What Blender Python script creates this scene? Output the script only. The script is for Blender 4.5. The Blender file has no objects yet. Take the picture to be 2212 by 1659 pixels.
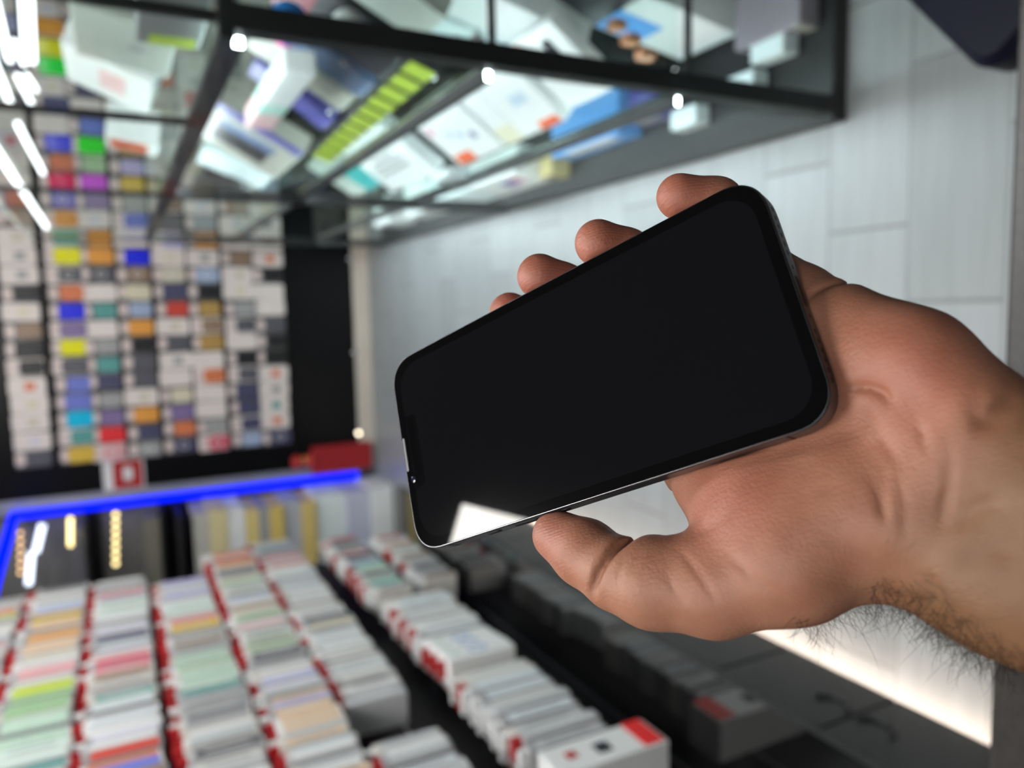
import bpy, bmesh, math, random
import numpy as np
from mathutils import Vector, Matrix

SC = bpy.context.scene
COL = SC.collection
RNG = random.Random(7)

# ------------------------------------------------------------------ camera
# a phone camera held sideways: the picture's left is up in the shop
FPX, CX, CY, CAMZ = 1650.0, 1106.0, 829.5, 1.45
RIGHT = np.array([-0.02173229, -0.99520041, -0.09541412])
UP = np.array([-0.88805968, 0.06305224, -0.45538382])
FWD = np.array([-0.45921423, -0.0748369, 0.88516763])
ROT = np.array([RIGHT, FWD, UP])            # camera (x right, y down, z ahead) -> world


def hit(x, y, axis, val):
    """the point of the plane axis = val that the photograph shows at pixel x, y"""
    o = np.array([0, 0, CAMZ])
    r = ROT @ np.array([(x - CX) / FPX, (y - CY) / FPX, 1.0])
    return o + r * ((val - o[axis]) / r[axis])


cam_d = bpy.data.cameras.new('camera')
cam = bpy.data.objects.new('camera', cam_d)
COL.objects.link(cam)
m = Matrix.Identity(4)
for c, v in enumerate(([1, 0, 0], [0, -1, 0], [0, 0, -1])):
    w_ = ROT @ np.array(v, float)
    for r in range(3):
        m[r][c] = w_[r]
m.translation = Vector((0, 0, CAMZ))
cam.matrix_world = m
cam_d.sensor_fit = 'HORIZONTAL'
cam_d.sensor_width = 36.0
cam_d.lens = 36.0 * FPX / 2212.0
cam_d.clip_start = 0.01
cam_d.dof.use_dof = True
cam_d.dof.focus_distance = 0.232
cam_d.dof.aperture_fstop = 7.9
SC.camera = cam
SC.view_settings.view_transform = 'Standard'
SC.view_settings.look = 'None'
SC.view_settings.gamma = 1.0
SC.view_settings.exposure = 0.6
SC.view_settings.use_curve_mapping = False

# ------------------------------------------------------------------ materials
MATS = {}


def mat(name, color=(.8, .8, .8), rough=.5, metal=0., emit=None, strength=0., noise=0., nscale=40., bump=0.,
        spec=.5, coat=0., sss=0.):
    if name in MATS:
        return MATS[name]
    mt = bpy.data.materials.new(name)
    mt.use_nodes = True
    nt = mt.node_tree
    b = nt.nodes['Principled BSDF']
    b.inputs['Base Color'].default_value = (*color, 1)
    b.inputs['Roughness'].default_value = rough
    b.inputs['Metallic'].default_value = metal
    b.inputs['Specular IOR Level'].default_value = spec
    if coat:
        b.inputs['Coat Weight'].default_value = coat
        b.inputs['Coat Roughness'].default_value = .03
    if emit:
        b.inputs['Emission Color'].default_value = (*emit, 1)
        b.inputs['Emission Strength'].default_value = strength
    if noise or bump:
        tc = nt.nodes.new('ShaderNodeTexCoord')
        nz = nt.nodes.new('ShaderNodeTexNoise')
        nz.inputs['Scale'].default_value = nscale
        nz.inputs['Detail'].default_value = 4
        nt.links.new(tc.outputs['Object'], nz.inputs['Vector'])
        if noise:
            mx = nt.nodes.new('ShaderNodeMix')
            mx.data_type = 'RGBA'
            mx.inputs[6].default_value = (*[c * (1 - noise) for c in color], 1)
            mx.inputs[7].default_value = (*[min(1, c * (1 + noise)) for c in color], 1)
            nt.links.new(nz.outputs['Fac'], mx.inputs[0])
            nt.links.new(mx.outputs[2], b.inputs['Base Color'])
        if bump:
            bp = nt.nodes.new('ShaderNodeBump')
            bp.inputs['Strength'].default_value = bump
            bp.inputs['Distance'].default_value = .002
            nt.links.new(nz.outputs['Fac'], bp.inputs['Height'])
            nt.links.new(bp.outputs['Normal'], b.inputs['Normal'])
    MATS[name] = mt
    return mt


def glass(name, tint=(.95, .98, .97), refl=1.0):
    if name in MATS:
        return MATS[name]
    mt = bpy.data.materials.new(name)
    mt.use_nodes = True
    nt = mt.node_tree
    nt.nodes.clear()
    out = nt.nodes.new('ShaderNodeOutputMaterial')
    tr = nt.nodes.new('ShaderNodeBsdfTransparent')
    tr.inputs['Color'].default_value = (*tint, 1)
    gl = nt.nodes.new('ShaderNodeBsdfGlossy')
    gl.inputs['Roughness'].default_value = .0
    gl.inputs['Color'].default_value = (1, 1, 1, 1)
    fr = nt.nodes.new('ShaderNodeFresnel')
    gm = nt.nodes.new('ShaderNodeNewGeometry')
    io = nt.nodes.new('ShaderNodeMapRange')          # same mirror strength from both faces of the pane
    io.inputs['To Min'].default_value = 1.45
    io.inputs['To Max'].default_value = 1 / 1.45
    nt.links.new(gm.outputs['Backfacing'], io.inputs['Value'])
    nt.links.new(io.outputs[0], fr.inputs['IOR'])
    mx = nt.nodes.new('ShaderNodeMixShader')
    ml = nt.nodes.new('ShaderNodeMath')              # coated, low-mirror glass
    ml.operation = 'MULTIPLY'
    ml.inputs[1].default_value = refl
    nt.links.new(fr.outputs[0], ml.inputs[0])
    nt.links.new(ml.outputs[0], mx.inputs[0])
    nt.links.new(tr.outputs[0], mx.inputs[1])
    nt.links.new(gl.outputs[0], mx.inputs[2])
    nt.links.new(mx.outputs[0], out.inputs['Surface'])
    MATS[name] = mt
    return mt


# ------------------------------------------------------------------ mesh helpers
class MB:
    """collects shapes into one mesh"""

    def __init__(self):
        self.bm = bmesh.new()

    def box(self, x0, x1, y0, y1, z0, z1, bevel=0., M=None):
        r = bmesh.ops.create_cube(self.bm, size=1.0)
        vs = r['verts']
        for v in vs:
            v.co = Vector(((x0 + x1) / 2 + v.co.x * (x1 - x0), (y0 + y1) / 2 + v.co.y * (y1 - y0),
                           (z0 + z1) / 2 + v.co.z * (z1 - z0)))
        if bevel:
            es = list({e for v in vs for e in v.link_edges})
            rb = bmesh.ops.bevel(self.bm, geom=es, offset=bevel, segments=2, affect='EDGES', profile=.5)
            vs = [v for v in rb['verts']]
        if M is not None:
            vv = set(vs)
            for f in self.bm.faces:
                if any(v in vv for v in f.verts):
                    vv.update(f.verts)
            for v in vv:
                v.co = M @ v.co
        return self

    def prism(self, pts, z0, z1, M=None, inset=0.):
        """closed outline pts (x, y) extruded z0..z1, optionally with a chamfer of size inset"""
        n = len(pts)
        c = Vector((sum(p[0] for p in pts) / n, sum(p[1] for p in pts) / n, 0))

        def ring(z, s):
            out = []
            for i, p in enumerate(pts):
                a, b = Vector((*pts[i - 1], 0)), Vector((*pts[(i + 1) % n], 0))
                t = (b - a).normalized()
                nr = Vector((t.y, -t.x, 0))
                co = Vector((p[0], p[1], z)) - nr * s
                out.append(self.bm.verts.new(M @ co if M is not None else co))
            return out
        if inset:
            rs = [ring(z0, inset), ring(z0 + inset, 0), ring(z1 - inset, 0), ring(z1, inset)]
        else:
            rs = [ring(z0, 0), ring(z1, 0)]
        for a, b in zip(rs, rs[1:]):
            for i in range(n):
                self.bm.faces.new((a[i], a[(i + 1) % n], b[(i + 1) % n], b[i]))
        self.bm.faces.new(rs[0][::-1])
        self.bm.faces.new(rs[-1])
        return self

    def tube(self, pts, r, seg=8, cap=True):
        pts = [Vector(p) for p in pts]
        rr = r if isinstance(r, (list, tuple)) else [r] * len(pts)
        rings = []
        ref = None
        for i, p in enumerate(pts):
            t = (pts[min(i + 1, len(pts) - 1)] - pts[max(i - 1, 0)]).normalized()
            if ref is None:
                ref = t.orthogonal().normalized()
            ref = (ref - t * ref.dot(t)).normalized()
            bn = t.cross(ref)
            rings.append([self.bm.verts.new(p + (ref * math.cos(2 * math.pi * k / seg) + bn * math.sin(2 * math.pi * k / seg)) * rr[i])
                          for k in range(seg)])
        for a, b in zip(rings, rings[1:]):
            for k in range(seg):
                self.bm.faces.new((a[k], a[(k + 1) % seg], b[(k + 1) % seg], b[k]))
        if cap:
            self.bm.faces.new(rings[0][::-1])
            self.bm.faces.new(rings[-1])
        return self

    def lathe(self, prof, seg=24, M=None):
        """profile of (radius, z) turned about z"""
        rings = []
        for r, z in prof:
            rings.append([self.bm.verts.new((M or Matrix()) @ Vector((r * math.cos(2 * math.pi * k / seg), r * math.sin(2 * math.pi * k / seg), z)))
                          for k in range(seg)])
        for a, b in zip(rings, rings[1:]):
            for k in range(seg):
                self.bm.faces.new((a[k], a[(k + 1) % seg], b[(k + 1) % seg], b[k]))
        self.bm.faces.new(rings[0][::-1])
        self.bm.faces.new(rings[-1])
        return self

    def torus(self, R, r, M=None, seg=24, sub=8):
        rings = []
        for i in range(seg):
            a = 2 * math.pi * i / seg
            rings.append([self.bm.verts.new((M or Matrix()) @ Vector(((R + r * math.cos(2 * math.pi * k / sub)) * math.cos(a),
                                                                     (R + r * math.cos(2 * math.pi * k / sub)) * math.sin(a),
                                                                     r * math.sin(2 * math.pi * k / sub)))) for k in range(sub)])
        for i in range(seg):
            a, b = rings[i], rings[(i + 1) % seg]
            for k in range(sub):
                self.bm.faces.new((a[k], b[k], b[(k + 1) % sub], a[(k + 1) % sub]))
        return self

    def mesh(self, name, material=None, smooth=False):
        bmesh.ops.recalc_face_normals(self.bm, faces=self.bm.faces[:])
        me = bpy.data.meshes.new(name)
        self.bm.to_mesh(me)
        self.bm.free()
        if smooth:
            for p in me.polygons:
                p.use_smooth = True
            me.set_sharp_from_angle(angle=math.radians(40))
        if material:
            me.materials.append(material)
        return me

    def build(self, name, material, parent=None, smooth=False, loc=None):
        return place(name, self.mesh(name, material, smooth), parent, loc)


def place(name, me, parent=None, loc=None, material=None):
    o = bpy.data.objects.new(name, me)
    COL.objects.link(o)
    if parent is not None:
        o.parent = parent
    if loc is not None:
        o.location = loc
    if material is not None:
        set_mat(o, material)
    return o


def set_mat(o, material):
    if not o.data.materials:
        o.data.materials.append(None)
    o.material_slots[0].link = 'OBJECT'
    o.material_slots[0].material = material


def thing(name, label, cat, loc=(0, 0, 0), group=None):
    o = bpy.data.objects.new(name, None)
    o.empty_display_size = .05
    COL.objects.link(o)
    o.location = loc
    return tag(o, label, cat, group)


def tag(o, label, cat, group=None, kind=None):
    o['label'] = label
    o['category'] = cat
    if group:
        o['group'] = group
    if kind:
        o['kind'] = kind
    return o


def struct(o):
    o['kind'] = 'structure'
    return o


def rrect(w, h, r, seg=8, cx=0, cy=0):
    pts = []
    for sx, sy, a0 in ((1, 1, 0), (-1, 1, 90), (-1, -1, 180), (1, -1, 270)):
        for k in range(seg + 1):
            a = math.radians(a0 + 90 * k / seg)
            pts.append((cx + sx * (w / 2 - r) + r * math.cos(a), cy + sy * (h / 2 - r) + r * math.sin(a)))
    return pts


def squircle(w, h, r, seg=14, cx=0, cy=0, e=2.5):
    """rounded rectangle whose corners ease in and out"""
    pts = []
    for sx, sy, a0 in ((1, 1, 0), (-1, 1, 90), (-1, -1, 180), (1, -1, 270)):
        for k in range(seg + 1):
            a = math.radians(a0 + 90 * k / seg)
            c, s = math.cos(a), math.sin(a)
            pts.append((cx + sx * (w / 2 - r) + r * math.copysign(abs(c) ** (2 / e), c),
                        cy + sy * (h / 2 - r) + r * math.copysign(abs(s) ** (2 / e), s)))
    return pts
# ------------------------------------------------------------------ phone frame of reference (millimetres)
PU = ROT @ np.array([0.766, -0.345, -0.543])     # towards the phone's charging end
PV = ROT @ np.array([0.188, 0.927, -0.324])      # towards the button side
PU /= np.linalg.norm(PU)
PV -= PU * PU.dot(PV)
PV /= np.linalg.norm(PV)
PW = -np.cross(PU, PV)                            # out of the screen
PC = ROT @ np.array([0.0168, 0.0005, 0.2359]) + np.array([0, 0, CAMZ])
# left-handed (u, v, w) is turned into a right-handed frame (u, -v, w)
PM = Matrix(((PU[0], -PV[0], PW[0], PC[0]), (PU[1], -PV[1], PW[1], PC[1]), (PU[2], -PV[2], PW[2], PC[2]), (0, 0, 0, 1))) @ Matrix.Scale(.001, 4)

# ------------------------------------------------------------------ phone
L_, W_, T_ = 146.7, 71.5, 7.65
m_frame = mat('dark_aluminium', (.15, .155, .17), .36, 1.0, noise=.15, nscale=.4)
m_glass = mat('black_glass', (.0022, .0022, .0025), .015, 0, spec=.62)
m_disp = mat('dark_display', (.0042, .0043, .0050), .02, 0, spec=.62)
m_hole = mat('black_port', (.002, .002, .002), .6)
m_back = mat('phone_back_glass', (.01, .012, .02), .08)
m_lens = mat('lens_glass', (.01, .012, .03), .02, 0, spec=.8)
m_mesh = mat('earpiece_mesh', (.10, .10, .11), .45, .7)

phone = thing('smartphone', 'black smartphone with dark screen and notch held in the hand', 'phone')
phone.matrix_world = PM
MB().prism(squircle(L_, W_, 12.2), -T_, -.25, inset=.45).build('frame', m_frame, phone, True)
MB().prism(squircle(L_ - .9, W_ - .9, 11.8), -.3, 0, inset=.12).build('bezel_glass', m_glass, phone, True)
MB().prism(squircle(L_ - .25, W_ - .25, 12.1), -.62, -.16, inset=.14).build('polished_rim', mat('polished_rim', (.20, .20, .215), .25, 1.0), phone, True)
MB().prism(squircle(L_ - 1.2, W_ - 1.2, 11.6), -T_ - .2, -T_ + .1, inset=.1).build('back_glass', m_back, phone, True)


def display_outline():
    """screen area with the notch cut out of its top end"""
    w, h, r = L_ - 7.4, W_ - 7.4, 9.0
    x0 = -w / 2
    pts = rrect(w, h, r, 12)
    nd, nh, nr = 5.4, 26.6 / 2, 2.2        # notch depth, half width, corner radius
    notch = []
    # walk down the top edge (x = x0) from y>0 to y<0
    notch += [(x0, nh + 1.2), (x0 + .35, nh + .35), (x0 + 1.2, nh)]
    for k in range(7):
        a = math.radians(90 - 90 * k / 6)
        notch.append((x0 + nd - nr + nr * math.cos(a), nh - nr + nr * math.sin(a)))
    for k in range(7):
        a = math.radians(-90 * k / 6)
        notch.append((x0 + nd - nr + nr * math.cos(a), -nh + nr + nr * math.sin(a)))
    notch += [(x0 + 1.2, -nh), (x0 + .35, -nh - .35), (x0, -nh - 1.2)]
    n = len(pts) // 4
    return pts[:2 * n] + notch + pts[2 * n:]


dm = MB()
vs_ = [dm.bm.verts.new((x, y, .012)) for x, y in display_outline()]
f_ = dm.bm.faces.new(vs_)
bmesh.ops.triangulate(dm.bm, faces=[f_])
dm.build('display', m_disp, phone)
MB().prism(rrect(1.0, 12.4, .5), -.1, .03, Matrix.Translation((-L_ / 2 + 1.35, -.2, 0))).build('earpiece', m_mesh, phone)
lens = MB().lathe([(1.75, -.1), (1.75, .03), (1.2, .03), (1.2, .02)], 24, Matrix.Translation((-70.0, -9.9, 0))).build('front_camera', m_glass, phone, True)
MB().lathe([(1.1, 0), (1.1, .03), (.8, .07), (.3, .09)], 20, Matrix.Translation((-70.0, -9.9, 0))).build('lens', m_lens, lens, True)
# side controls (button side is y = -W/2)
mb = MB()
mb.prism(rrect(5.6, 2.3, 1.1), 0, .35, Matrix.Translation((-41.2, -W_ / 2 + .15, -3.9)) @ Matrix.Rotation(math.radians(90), 4, 'X'))
sw = mb.build('mute_switch', m_hole, phone)
for k, u in enumerate((-27.5, -15.2)):
    MB().prism(rrect(9.6, 2.4, 1.2), 0, .42, Matrix.Translation((u, -W_ / 2 + .15, -3.9)) @ Matrix.Rotation(math.radians(90), 4, 'X'), inset=.12).build('volume_button', m_hole, phone, True)
# charging end: speaker holes, screws and port
for y in (-25, -22.3, -19.6, -16.9, -14.2, -11.5) + (11.5, 14.2, 16.9, 19.6, 22.3, 25):
    MB().lathe([(.75, 0), (.75, .06)], 16, Matrix.Translation((L_ / 2 - .02, y, -3.9)) @ Matrix.Rotation(math.radians(90), 4, 'Y')).build('speaker_hole', m_hole, phone)
for y in (-7.2, 7.2):
    MB().lathe([(.7, 0), (.7, .08)], 12, Matrix.Translation((L_ / 2 - .02, y, -3.9)) @ Matrix.Rotation(math.radians(90), 4, 'Y')).build('screw', m_hole, phone)
MB().prism(rrect(2.7, 9.0, 1.3), 0, .06, Matrix.Translation((L_ / 2 - .02, 0, -3.9)) @ Matrix.Rotation(math.radians(90), 4, 'Y')).build('charging_port', m_hole, phone)
# antenna bands
for x, sy in ((L_ / 2 - 14, -1), (L_ / 2 - 14, 1), (-L_ / 2 + 14, -1), (-L_ / 2 + 14, 1)):
    y = sy * W_ / 2
    MB().box(x - .5, x + .5, y - .12, y + .03 * 1, -T_ + .8, -.7).build('antenna_band', m_hole, phone) if sy > 0 else \
        MB().box(x - .5, x + .5, y - .03, y + .12, -T_ + .8, -.7).build('antenna_band', m_hole, phone)

# ------------------------------------------------------------------ hand: a distance field, then one closed skin
VOX = 0.85
LO = np.array([-42.0, -60.0, -62.0])
HI = np.array([196.0, 186.0, 16.0])
NX, NY, NZ = [int(round(v)) for v in (HI - LO) / VOX]
gx = (LO[0] + (np.arange(NX) + .5) * VOX).astype(np.float32)
gy = (LO[1] + (np.arange(NY) + .5) * VOX).astype(np.float32)
gz = (LO[2] + (np.arange(NZ) + .5) * VOX).astype(np.float32)
D = np.full((NX, NY, NZ), 40.0, np.float32)


def sub(lo, hi):
    i0 = np.clip(((np.array(lo) - LO) / VOX).astype(int), 0, [NX, NY, NZ])
    i1 = np.clip(((np.array(hi) - LO) / VOX).astype(int) + 1, 0, [NX, NY, NZ])
    sl = tuple(slice(a, b) for a, b in zip(i0, i1))
    X, Y, Z = np.meshgrid(gx[sl[0]], gy[sl[1]], gz[sl[2]], indexing='ij', sparse=True)
    return sl, X, Y, Z


def cone(a, b, r1, r2, X, Y, Z):
    """distance to a round cone"""
    a, b = np.array(a, float), np.array(b, float)
    ba = b - a
    l2 = ba.dot(ba)
    rr = r1 - r2
    a2 = l2 - rr * rr
    il2 = 1 / l2
    px, py, pz = X - a[0], Y - a[1], Z - a[2]
    y = px * ba[0] + py * ba[1] + pz * ba[2]
    z = y - l2
    qx, qy, qz = px * l2 - ba[0] * y, py * l2 - ba[1] * y, pz * l2 - ba[2] * y
    x2 = qx * qx + qy * qy + qz * qz
    y2, z2 = y * y * l2, z * z * l2
    k = np.sign(rr) * rr * rr * x2
    d = (np.sqrt(x2 * a2 * il2) + y * rr) * il2 - r1
    d = np.where(np.sign(z) * a2 * z2 > k, np.sqrt(x2 + z2) * il2 - r2, d)
    d = np.where(np.sign(y) * a2 * y2 < k, np.sqrt(x2 + y2) * il2 - r1, d)
    return d.astype(np.float32)


def add(Dt, pts, k=4.0):
    """joins a chain of (u, v, w, r) to the field with smooth blend k"""
    for p, q in zip(pts, pts[1:]):
        p, q = np.array(p, float), np.array(q, float)
        rm = max(p[3], q[3]) + k + 14
        sl, X, Y, Z = sub(np.minimum(p[:3], q[:3]) - rm, np.maximum(p[:3], q[:3]) + rm)
        d = cone(p[:3], q[:3], p[3], q[3], X, Y, Z)
        o = Dt[sl]
        h = np.clip(.5 + .5 * (o - d) / k, 0, 1)
        Dt[sl] = o + (d - o) * h - k * h * (1 - h)


def ell(Dt, c, r, ax, k=6.0):
    """joins an ellipsoid; ax = rows of its axes"""
    c, r, ax = np.array(c, float), np.array(r, float), np.array(ax, float)
    rm = r.max() + k + 12
    sl, X, Y, Z = sub(c - rm, c + rm)
    P = [((X - c[0]) * a[0] + (Y - c[1]) * a[1] + (Z - c[2]) * a[2]) for a in ax]
    k0 = np.sqrt(sum((p / s) ** 2 for p, s in zip(P, r)))
    k1 = np.sqrt(sum((p / s ** 2) ** 2 for p, s in zip(P, r))) + 1e-6
    d = (k0 * (k0 - 1) / k1).astype(np.float32)
    o = Dt[sl]
    h = np.clip(.5 + .5 * (o - d) / k, 0, 1)
    Dt[sl] = o + (d - o) * h - k * h * (1 - h)


AX = np.array([.70, .714, 0])               # along the forearm
BX = np.array([.714, -.70, 0])              # across, towards the little finger
ZX = np.array([0, 0, 1.])
Dp = np.full(D.shape, 40.0, np.float32)     # palm, thumb and arm
# metacarpals
for ch in (((66, 62, -21, 15), (38, 36, -24, 13.5), (12, 14, -27, 11.5)),
           ((72, 58, -23, 15), (48, 28, -26, 13.5), (30, 3, -29, 11.5)),
           ((79, 53, -23, 15), (60, 22, -25, 13), (48, -2, -28, 11)),
           ((86, 48, -22, 15), (75, 18, -22, 12.5), (68, -4, -22, 10.5))):
    add(Dp, ch, 8)
# heel of the hand on the little-finger side
add(Dp, ((77, 8, -19, 11), (88, 26, -19, 15), (94, 42, -19, 16.5)), 8)
# thumb base
add(Dp, ((66, 58, -17, 16), (48, 63.5, -12, 16.2), (27, 66.3, -7, 13.6)), 7)
add(Dp, ((64, 55, -17, 15), (42, 50, -13.5, 14)), 10)
# web between thumb and forefinger
add(Dp, ((36, 56, -14, 9), (25, 36, -21, 9)), 8)
# forearm
add(Dp, ((93, 50, -22, 18.5), (106, 64, -24, 18.5), (180, 136, -28, 24)), 10)
add(Dp, ((76, 62, -22, 17), (90, 77, -24, 17), (170, 147, -28, 24)), 10)
# thumb
add(Dp, ((27, 66.3, -7, 13.6), (12, 62.6, -2, 12.0), (3.5, 58.6, 0, 10.4)), 4)
Dt = np.full(D.shape, 40.0, np.float32)
add(Dt, ((1.5, 57.8, -.5, 10.0), (-7.6, 50, -2, 9.8), (-17, 42.6, -3.4, 7.7)), 2)
# fingers
fing = [((68, -4, -22, 10.5), (59, -20, -27, 8.8), (57, -32, -24, 8.4), (57, -38.6, -12, 7.6), (50.0, -42.0, -3.5, 6.8)),
        ((48, -2, -28, 11), (31, -30, -29, 9), (24.4, -38.4, -13.5, 8.0), (20.4, -41.8, -4.5, 7.5)),
        ((30, 3, -29, 11.5), (5, -27, -30, 9), (-1.2, -38.2, -14, 8.2), (-4.0, -41.8, -5.5, 7.6)),
        ((12, 14, -27, 11.5), (-12, -20, -30, 9), (-19.5, -32.5, -19, 8.2), (-21.5, -36.8, -9.5, 7.2))]


def smin(a, b, k):
    h = np.clip(.5 + .5 * (a - b) / k, 0, 1)
    return a + (b - a) * h - k * h * (1 - h)


Dp = smin(Dp, Dt, 2.2)
for i, ch in enumerate(fing):
    Df = np.full(D.shape, 40.0, np.float32)
    add(Df, ch, 3)
    Dp = smin(Dp, Df, 2.0)
D = Dp


def crease(poly, width, depth, w0=-16, fade=3):
    """presses a soft line into the front of the hand; poly of (u, v)"""
    global D
    P = np.array(poly, float)
    lo, hi = P.min(0) - 6 * width, P.max(0) + 6 * width
    sl, X, Y, Z = sub((lo[0], lo[1], w0), (hi[0], hi[1], 14))
    best = None
    n = len(P) - 1
    for i in range(n):
        a, b = P[i], P[i + 1]
        d = b - a
        t = np.clip(((X - a[0]) * d[0] + (Y - a[1]) * d[1]) / d.dot(d), 0, 1)
        dd = (X - a[0] - t * d[0]) ** 2 + (Y - a[1] - t * d[1]) ** 2
        s = (i + t) / n
        f = np.exp(-dd / (2 * width ** 2)) * np.clip(np.minimum(s, 1 - s) * fade + .25, 0, 1)
        best = f if best is None else np.maximum(best, f)
    D[sl] += (best * depth * np.clip((Z - w0) / 4, 0, 1)).astype(np.float32)


for poly, wd, dp, wz in (
        ([(11.8, 49.6), (7.7, 52.1), (2.6, 57.4), (-1.9, 62.5)], 0.9, 3.2, -16),
        ([(12.7, 53.9), (9.3, 59.5), (6.5, 66.4)], 0.6, 0.35, -16),
        ([(15.6, 54.0), (12.6, 60.2)], 0.6, 0.25, -16),
        ([(25.1, 56.5), (28.1, 60.4), (31.2, 66.6), (32.4, 71.9)], 0.6, 0.5, -16),
        ([(21.7, 61.5), (22.8, 67.1), (24.7, 70.8)], 0.6, 0.4, -16),
        ([(38.4, 60.4), (43.0, 67.7), (48.1, 74.3)], 0.8, 0.5, -16),
        ([(74.7, 27.3), (80.6, 29.4), (83.3, 31.9), (83.9, 34.9)], 0.7, 1.5, -16),
        ([(76.7, 34.0), (79.1, 40.1), (80.4, 45.8), (81.4, 50.6)], 0.7, 0.4, -16),
        ([(88.1, 41.4), (88.3, 44.9), (88.0, 48.7)], 0.8, 0.6, -16),
        ([(93.5, 48.2), (89.9, 55.9), (86.4, 62.4), (83.8, 67.1)], 0.8, 0.6, -16),
        ([(109.2, 40.2), (103.1, 44.6), (99.5, 46.9)], 1.3, 1.4, -16),
        ([(102.3, 39.0), (99.6, 42.5), (99.3, 47.3)], 1.2, 0.6, -16),
        ([(85.4, -2.0), (79.6, -1.9), (75.4, -0.8), (72.2, 1.3)], 0.8, 1.5, -36),
        ([(82.2, 25.9), (83.1, 29.9), (87.1, 35.8), (93.4, 44.1)], 4.0, 1.4, -16),
        ([(88.8, 40.4), (91.8, 46.5), (92.3, 53.3)], 6.0, 0.7, -16),
        ([(62.7, 78.7), (66.6, 71.9), (72.5, 65.5)], 7.0, 1.3, -16),
        ([(74.8, 49.4), (75.2, 56.3), (74.6, 62.7)], 0.7, 0.5, -16),
        ([(78.0, 48.1), (76.6, 54.4), (73.8, 61.4)], 0.7, 0.4, -16),
        ([(80.6, 52.1), (79.6, 59.6), (76.7, 66.5)], 0.7, 0.4, -16),
        ([(79.5, 73.5), (78.8, 77.5), (76.8, 81.3)], 0.8, 0.5, -16),
        ([(87.0, 65.8), (92.8, 63.0), (98.5, 62.4)], 1.2, 0.6, -16),
        ([(85.8, 74.8), (92.3, 72.2), (97.6, 72.4)], 1.2, 0.5, -16),
        ([(54.4, 53.1), (62.2, 50.6), (69.7, 51.6)], 1.0, 0.25, -16),
        ([(45.4, 48.3), (36.4, 52.1), (27.8, 53.7)], 1.2, 0.3, -16),
        ([(19.3, 33.9), (16.7, 38.1), (17.0, 44.5), (18.6, 50.6)], 0.8, 1.3, -36),
        ([(15.3, 34.8), (12.7, 38.4), (13.2, 43.5)], 0.6, 0.5, -36),
):
    crease(poly, wd, dp, wz)



# the phone presses into the skin: keep the skin a hair off its body
sl, X, Y, Z = sub((-90, -50, -12), (90, 50, 8))
qx = np.abs(X) - (L_ / 2 - 12 + .25)
qy = np.abs(Y) - (W_ / 2 - 12 + .25)
qz = np.abs(Z + T_ / 2) - (T_ / 2 + .3)
dr = np.sqrt(np.maximum(qx, 0) ** 2 + np.maximum(qy, 0) ** 2) + np.minimum(np.maximum(qx, qy), 0) - 12
dphone = np.maximum(dr, qz).astype(np.float32)
D[sl] = np.maximum(D[sl], -dphone)


def surface_nets(F):
    S = F < 0
    nx, ny, nz = F.shape
    acc = np.zeros((nx - 1, ny - 1, nz - 1, 3), np.float32)
    cnt = np.zeros((nx - 1, ny - 1, nz - 1), np.float32)
    cross = []
    for ax in range(3):
        a = [slice(None)] * 3
        b = [slice(None)] * 3
        a[ax], b[ax] = slice(0, -1), slice(1, None)
        fa, fb = F[tuple(a)], F[tuple(b)]
        ch = S[tuple(a)] != S[tuple(b)]
        idx = np.argwhere(ch)
        t = fa[ch] / (fa[ch] - fb[ch])
        pos = idx.astype(np.float32)
        pos[:, ax] += t
        cross.append((idx, S[tuple(a)][ch]))
        o1, o2 = [d for d in range(3) if d != ax]
        for s1 in (0, 1):
            for s2 in (0, 1):
                c = idx.copy()
                c[:, o1] -= s1
                c[:, o2] -= s2
                ok = np.all(c >= 0, 1) & (c[:, 0] < nx - 1) & (c[:, 1] < ny - 1) & (c[:, 2] < nz - 1)
                cc = c[ok]
                np.add.at(acc, (cc[:, 0], cc[:, 1], cc[:, 2]), pos[ok])
                np.add.at(cnt, (cc[:, 0], cc[:, 1], cc[:, 2]), 1)
    used = cnt > 0
    ids = np.full(cnt.shape, -1, np.int64)
    ids[used] = np.arange(used.sum())
    V = acc[used] / cnt[used][:, None]
    quads = []
    for ax, (idx, ins) in enumerate(cross):
        o1, o2 = [(1, 2), (2, 0), (0, 1)][ax]
        ok = (idx[:, o1] > 0) & (idx[:, o2] > 0) & (idx[:, o1] < F.shape[o1] - 1) & (idx[:, o2] < F.shape[o2] - 1)
        i, s = idx[ok], ins[ok]

        def g(d1, d2):
            c = i.copy()
            c[:, o1] -= d1
            c[:, o2] -= d2
            return ids[c[:, 0], c[:, 1], c[:, 2]]
        q = np.stack([g(1, 1), g(0, 1), g(0, 0), g(1, 0)], 1)
        q[~s] = q[~s][:, ::-1]
        quads.append(q)
    return V, np.concatenate(quads)


V, Q = surface_nets(D)
V = LO + (V + .5) * VOX
me = bpy.data.meshes.new('hand')
me.from_pydata((V * [1, -1, 1]).tolist(), [], Q[:, ::-1].tolist())
me.validate()
for p in me.polygons:
    p.use_smooth = True
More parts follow.
